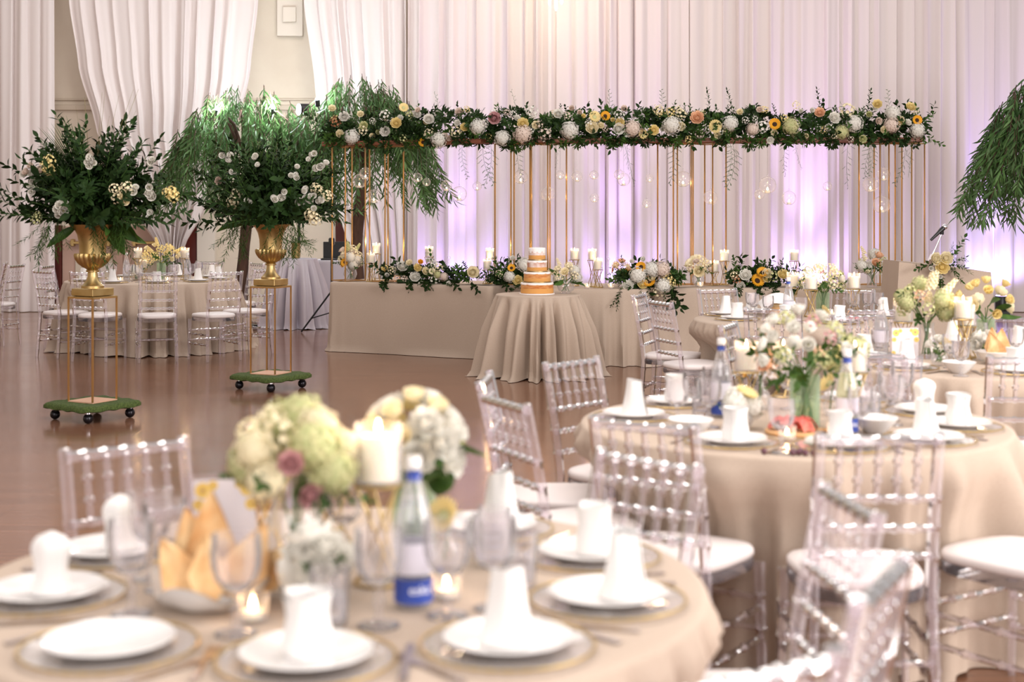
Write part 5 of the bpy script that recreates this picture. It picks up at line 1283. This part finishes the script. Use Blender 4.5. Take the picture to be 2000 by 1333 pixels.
# bread dish
dp = tp(365, 1185)
t = thing('bread_dish', 'white curved china bread dish with turned-up corners', p1, 'dish', dp, .5)
b = MB()
def dish(u, v):
    a = 2*PI*u; n = 4.0; c, s = math.cos(a), math.sin(a); k = (abs(c)**n+abs(s)**n)**(-1/n)
    return (c*k*.11*(.45+.55*v), s*k*.11*(.45+.55*v), .006+.06*v**2*(.35+.65*abs(math.sin(2*a))**1.5*1.0))
b.grid(dish, 48, 8, True); kk = len(b.v); b.add([(x, y, z-.005) for x, y, z in b.v[:kk]], [tuple(reversed(f)) for f in b.f]); b.lathe([(0, .0015), (.045, .0015), (.045, .006), (0, .006)], 24)
build('dish', b, M['china'], t, angle=70)
bread_group = [t]
for i, (ox, oy, ry, rz, s) in enumerate(((-.030, .034, -.30, .15, 1.0), (.012, .012, .04, -.25, 1.2), (.040, -.014, .42, .3, .95), (-.034, -.012, -.5, .5, .8), (.004, -.040, .12, .05, .75), (.052, .040, .75, -.1, .85))):
    bread_group.append(food('bread_crisp', crisp(i+1, s), M['bread'], dp+Vector((ox, oy, .02)), 'golden toasted flatbread piece', 'in the front bread dish', 'bread', 'flatbread pieces in the front dish', (-.12, ry, rz)))
node(bread_group, .105, .0, .08)

# ---- middle table
for i, (px, py, k, off, nap) in enumerate(((1240, 818, 0, (0, 0), True), (1298, 790, 1, (0, 0), True), (1421, 868, 1, (.01, 0), True), (1612, 880, 1, (.0, 0), True), (1815, 868, 0, (-.01, 0), True), (1882, 843, 1, (-.0, 0), True), (1822, 815, 2, (0, 0), True), (1690, 775, 0, (0, 0), True))):
    setting(px, py, p2, k, center=T2, off=off, nap=nap, group=' on the middle table')
for px, py in ((1318, 815), (1345, 842), (1385, 838), (1495, 878), (1372, 808), (1770, 835), (1745, 822), (1792, 806), (1525, 800), (1590, 785), (1655, 870)): goblet(px, py, p2, 1.05, ' on the middle table')
for px, py in ((1360, 812), (1727, 842), (1760, 812)): tumbler(px, py, p2, ' on the middle table')
bouquet(tp(1550, 838), 'cyl', .19, .055, 'glass vase of white lisianthus with blush stems', p2, [('lisianthus', 'f_white', 14, .042), ('rose', 'f_white', 4, .035), ('blossom', 'f_green', 6, .035), ('blossom', 'f_pink', 2, .03), ('rose', 'f_peach', 3, .03)], (.17, .10), 71, 'green_water', leaves=10, oval=(1.15, 1, .8), stems=14)
bouquet(tp(1655, 800), 'bud', .15, .045, 'bud vase of yellow green hydrangea', p2, [('hydrangea', 'f_green', 3, .055), ('blossom', 'f_yellow', 3, .035)], (.08, .06), 72, leaves=5)
bouquet(tp(1470, 838), 'bowl', .06, .05, 'low white hydrangea in a small glass bowl', p2, [('hydrangea', 'f_white', 3, .055), ('daisy', 'f_yellow', 1, .045)], (.065, .03), 73, leaves=4)
bouquet(tp(1490, 800), 'bud', .13, .04, 'bud vase with sunflower and peach blooms', p2, [('sunflower', 'f_gold', 1, .04), ('rose', 'f_peach', 3, .04), ('blossom', 'f_blush', 3, .04)], (.07, .04), 74, leaves=4)
bouquet(tp(1622, 812), 'bud', .10, .03, 'bud vase with one pale yellow bloom', p2, [('daisy', 'f_yellow', 1, .045)], (.03, .02), 75, leaves=3, stems=1)
candle_stand(1458, 812, .17, p2, 'pillar candle on gold rod stand'); candle_stand(1670, 815, .17, p2); candle_stand(1530, 775, .12, p2)
tealight(1620, 862, p2); tealight(1535, 862, p2)
bottle(1692, 853, p2, 'lemon'); bottle(1405, 815, p2, 'water', True)
bp = tp(1588, 862); t = thing('antipasto_board', 'small round wooden board for cured meat', p2, 'board', bp, .3); bgrp = [t]
b = MB(); b.lathe([(0, 0), (.095, 0), (.1, .004), (.1, .012), (.097, .015), (0, .015)], 36); build('board', b, M['board'], t)
b = MB(); b.rbox((.12, 0, .0075), (.07, .03, .013), .004); build('handle', b, M['board'], t)
for i in range(6):
    a = i*PI/3; b = MB()
    def sl(u, v, i=i): return ((u-.5)*.07, .012*math.sin(6*v+i), .002+.038*math.sin(PI*u)*(1-v*.3)+.006*math.sin(9*v+i)) if True else 0
    b.grid(lambda u, v: ((u-.5)*.062, (v-.5)*.05, .004+.034*math.sin(PI*u)+.004*math.sin(7*v+i)), 8, 5); kk = len(b.v); b.add([(x, y, z+.003) for x, y, z in b.v[:kk]], [tuple(reversed(f)) for f in b.f])
    q = food('cured_meat_slice', b, M['meat'], bp+Vector((.056*math.cos(a), .056*math.sin(a), .0155)), 'folded slice of red cured meat', 'on the round wooden board', 'meat', 'cured meat slices on the board', a); bgrp.append(q)
for i in range(3):
    b = MB(); b.ball((0, 0, .010), .010, 10, 7, (1, 1, 1)); q = food('olive', b, M['olive'], bp+Vector((.018*math.cos(2.1*i), .018*math.sin(2.1*i), .0155)), 'green olive among the meat', 'on the round wooden board', 'olive', 'olives on the board'); bgrp.append(q)
node(bgrp, .125, 0, .2)
for i in range(6):
    v = tp(1520+i*9, 892+(i % 3)*7); b = MB(); b.ball((0, 0, .011), .011, 8, 6); q = food('grape', b, M['grape'], v, 'dark red grape lying loose', p2, 'grape', 'dark grapes on the middle table'); node([q], .012, 0, 1)
q = ob('serving_bowl', W['bowl'], None, tp(1770, 858)); reg(q, 'small white china serving bowl', p2, 'bowl', 'white serving bowls'); node([q], .084, 0, .6)
q = ob('serving_bowl', W['bowl'], None, tp(1400, 862)); reg(q, 'small white china serving bowl', p2, 'bowl', 'white serving bowls'); node([q], .084, 0, .6)

# ---- right-edge table
for px, py, k in ((1776, 724, 0), (1955, 730, 1), (1690, 700, 1), (1860, 672, 0), (1985, 690, 0)): setting(px, py, p3, k, center=T3, group=' on the right-edge table', cutlery=(py > 710))
for px, py in ((1845, 722), (1715, 708), (1740, 690), (1960, 690), (1985, 705), (1870, 735)): goblet(px, py, p3, 1.0, ' on the right-edge table')
bouquet(tp(1822, 700), 'cone', .19, .075, 'glass vase of tall green hydrangea and cream stock', p3, [('hydrangea', 'f_green', 8, .055), ('stock', 'f_cream', 4, .05), ('blossom', 'f_green', 4, .04), ('blossom', 'f_peach', 2, .035)], (.14, .10), 81, leaves=5, oval=(1.15, 1, .9), stems=14)
bouquet(tp(1925, 682), 'cyl', .17, .05, 'glass vase of pale yellow lisianthus', p3, [('lisianthus', 'f_yellow', 9, .045), ('rose', 'f_cream', 4, .045)], (.15, .09), 82, 'green_water', leaves=8, lk='leaf', lsize=.13)
bouquet(tp(1835, 715), 'bowl', .06, .045, 'low glass bowl with a yellow daisy', p3, [('daisy', 'f_yellow', 1, .05), ('lisianthus', 'f_white', 4, .04)], (.06, .03), 83, leaves=5)
bouquet(tp(1915, 705), 'bowl', .06, .045, 'low glass bowl of white peonies', p3, [('peony', 'f_white', 3, .05), ('lisianthus', 'f_white', 3, .035)], (.065, .03), 84, leaves=3)
candle_stand(1890, 705, .22, p3); candle_stand(1757, 690, .17, p3, s=1.15); candle_stand(1872, 700, .17, p3)
bottle(1716, 695, p3, 'water', False); card_frame(1772, 716, .16, .19, .05, p3, 2)
t = thing('bread_dish', 'white curved china bread dish with turned-up corners', p3, 'dish', tp(1945, 712), .2); ob('dish', W['bowl'], t, sc=1.2); bg3 = [t]
for i in range(4): bg3.append(food('bread_crisp', crisp(i+8, .95), M['bread'], tp(1945, 712)+Vector((.012*(i % 2), -.042+.028*i, .026)), 'golden toasted flatbread piece', 'in the right-edge bread dish', 'bread', 'flatbread pieces in the right dish', (.3-.2*i, -.3+.2*i, 0)))
node(bg3, .102, .08, .3)
q = ob('serving_bowl', W['bowl'], None, tp(1893, 728)); reg(q, 'small white china serving bowl', p3, 'bowl', 'white serving bowls'); node([q], .084, 0, .6)
tealight(1865, 722, p3)

# ---- table near the lectern
for px, py, k in ((1396, 616, 0), (1440, 626, 1), (1535, 632, 1), (1640, 633, 1), (1445, 609, 0), (1735, 621, 0)): setting(px, py, p4, k, center=T4, group=' on the table near lectern', cutlery=False)
for px, py in ((1460, 616), (1475, 619), (1500, 624), (1560, 629), (1690, 617), (1705, 620), (1720, 616), (1645, 616)): goblet(px, py, p4, 1.0, ' on the table near lectern')
bouquet(tp(1612, 616), 'cyl', .17, .05, 'glass vase of cream and green blooms', p4, [('blossom', 'f_cream', 10, .045), ('lisianthus', 'f_white', 6, .045), ('blossom', 'f_green', 5, .045), ('stock', 'f_peach', 2, .04)], (.15, .09), 91, 'green_water', leaves=8, lk='bushy', oval=(1.2, 1, .8), stems=14)
bouquet(tp(1608, 628), 'bowl', .05, .035, 'low yellow daisy in a tiny glass bowl', p4, [('daisy', 'f_yellow', 1, .045)], (.03, .02), 92, leaves=3, stems=1)
candle_stand(1588, 619, .20, p4); candle_stand(1660, 617, .20, p4); candle_stand(1558, 614, .20, p4)
bottle(1540, 625, p4, 'water', True); tealight(1625, 618, p4)
bk = tp(1495, 616); t = thing('bread_basket', 'bread basket covered by a white napkin', p4, 'basket', bk, .2); node([t], .15, .12, .3)
b = MB(); b.lathe([(0, 0), (.07, 0), (.10, .07), (.096, .07), (.066, .006), (0, .006)], 24); build('basket', b, M['board'], t)
b = MB(); b.grid(lambda u, v: (.15*(u-.5)*2, .12*(v-.5)*2, .165-.08*((u-.5)**2*4)**1.5-.06*((v-.5)**2*4)+.008*math.sin(9*u+5*v)), 16, 12); build('napkin_cover', b, M['napkin'], t, angle=70)
b = MB(); b.ball((0, 0, .085), .065, 14, 8, (1.1, .9, .6)); build('bread_loaf', b, M['bread'], t)
for i, (px, py) in enumerate(((1647, 625), (1662, 624), (1673, 627), (1690, 627))):
    b = MB(); b.ball((0, 0, .016), .016, 10, 7); q = food('cherry_tomato' if i < 3 else 'grape', b, M['tomato'] if i < 3 else M['grape'], tp(px, py), 'small red cherry tomato' if i < 3 else 'single dark grape', p4, 'tomato' if i < 3 else 'grape', 'tomatoes near lectern' if i < 3 else None); node([q], .017, 0, 1)

# ---- table behind the urns
for a in (-1.9, -1.25, -.6, .05, .7, 1.4, 2.2, 2.9, 3.6):
    v = Vector((T5[0]+.74*math.cos(a), T5[1]+.74*math.sin(a), TZ)); setting(0, 0, p5, R.choice((0, 1, 0)), center=T5, group=' on the table behind urns', cutlery=False, pos=v)
for a, r in ((-1.6, .5), (-.9, .52), (-.3, .5), (.4, .52), (1.0, .5), (-2.3, .5), (3.0, .5), (3.4, .52), (-.75, .42), (-2.0, .42)):
    v = Vector((T5[0]+r*math.cos(a), T5[1]+r*math.sin(a), TZ)); py = YH+F*(H-TZ)/v.y; goblet(1000+F*v.x/v.y, py, p5, 1.1, ' on the table behind urns')
bouquet((T5[0]+.10, T5[1], TZ+.001), 'cyl', .19, .05, 'glass vase of yellow stock and cream blooms', p5, [('blossom', 'f_yellow', 12, .05), ('stock', 'f_yellow', 4, .05), ('lisianthus', 'f_cream', 6, .045)], (.17, .08), 101, 'green_water', leaves=6, oval=(1.25, 1, .75), stems=12)
bouquet((T5[0]-.14, T5[1]-.15, TZ+.001), 'bowl', .06, .05, 'low glass bowl of white hydrangea', p5, [('hydrangea', 'f_white', 3, .06)], (.07, .03), 102, leaves=4)
for dx, dy, h in ((-.06, .0, .24), (.28, .0, .24), (-.1, .1, .12)): candle_stand(0, 0, h, p5, pos=(T5[0]+dx, T5[1]+dy, TZ))
for dx, dy in ((-.27, -.05), (.40, -.05)):
    v = Vector((T5[0]+dx, T5[1]+dy)); bottle(1000+F*v.x/v.y, YH+F*(H-TZ)/v.y, p5, 'water', False)
for dx in (-.22, .12, .3): v = Vector((T5[0]+dx, T5[1]-.4)); tealight(1000+F*v.x/v.y, YH+F*(H-TZ)/v.y, p5)

relax(((T1, .80), (T2, .80), (T3, .80), (T4, .80), (T5, .94), (CK, .40)))
finish_labels()
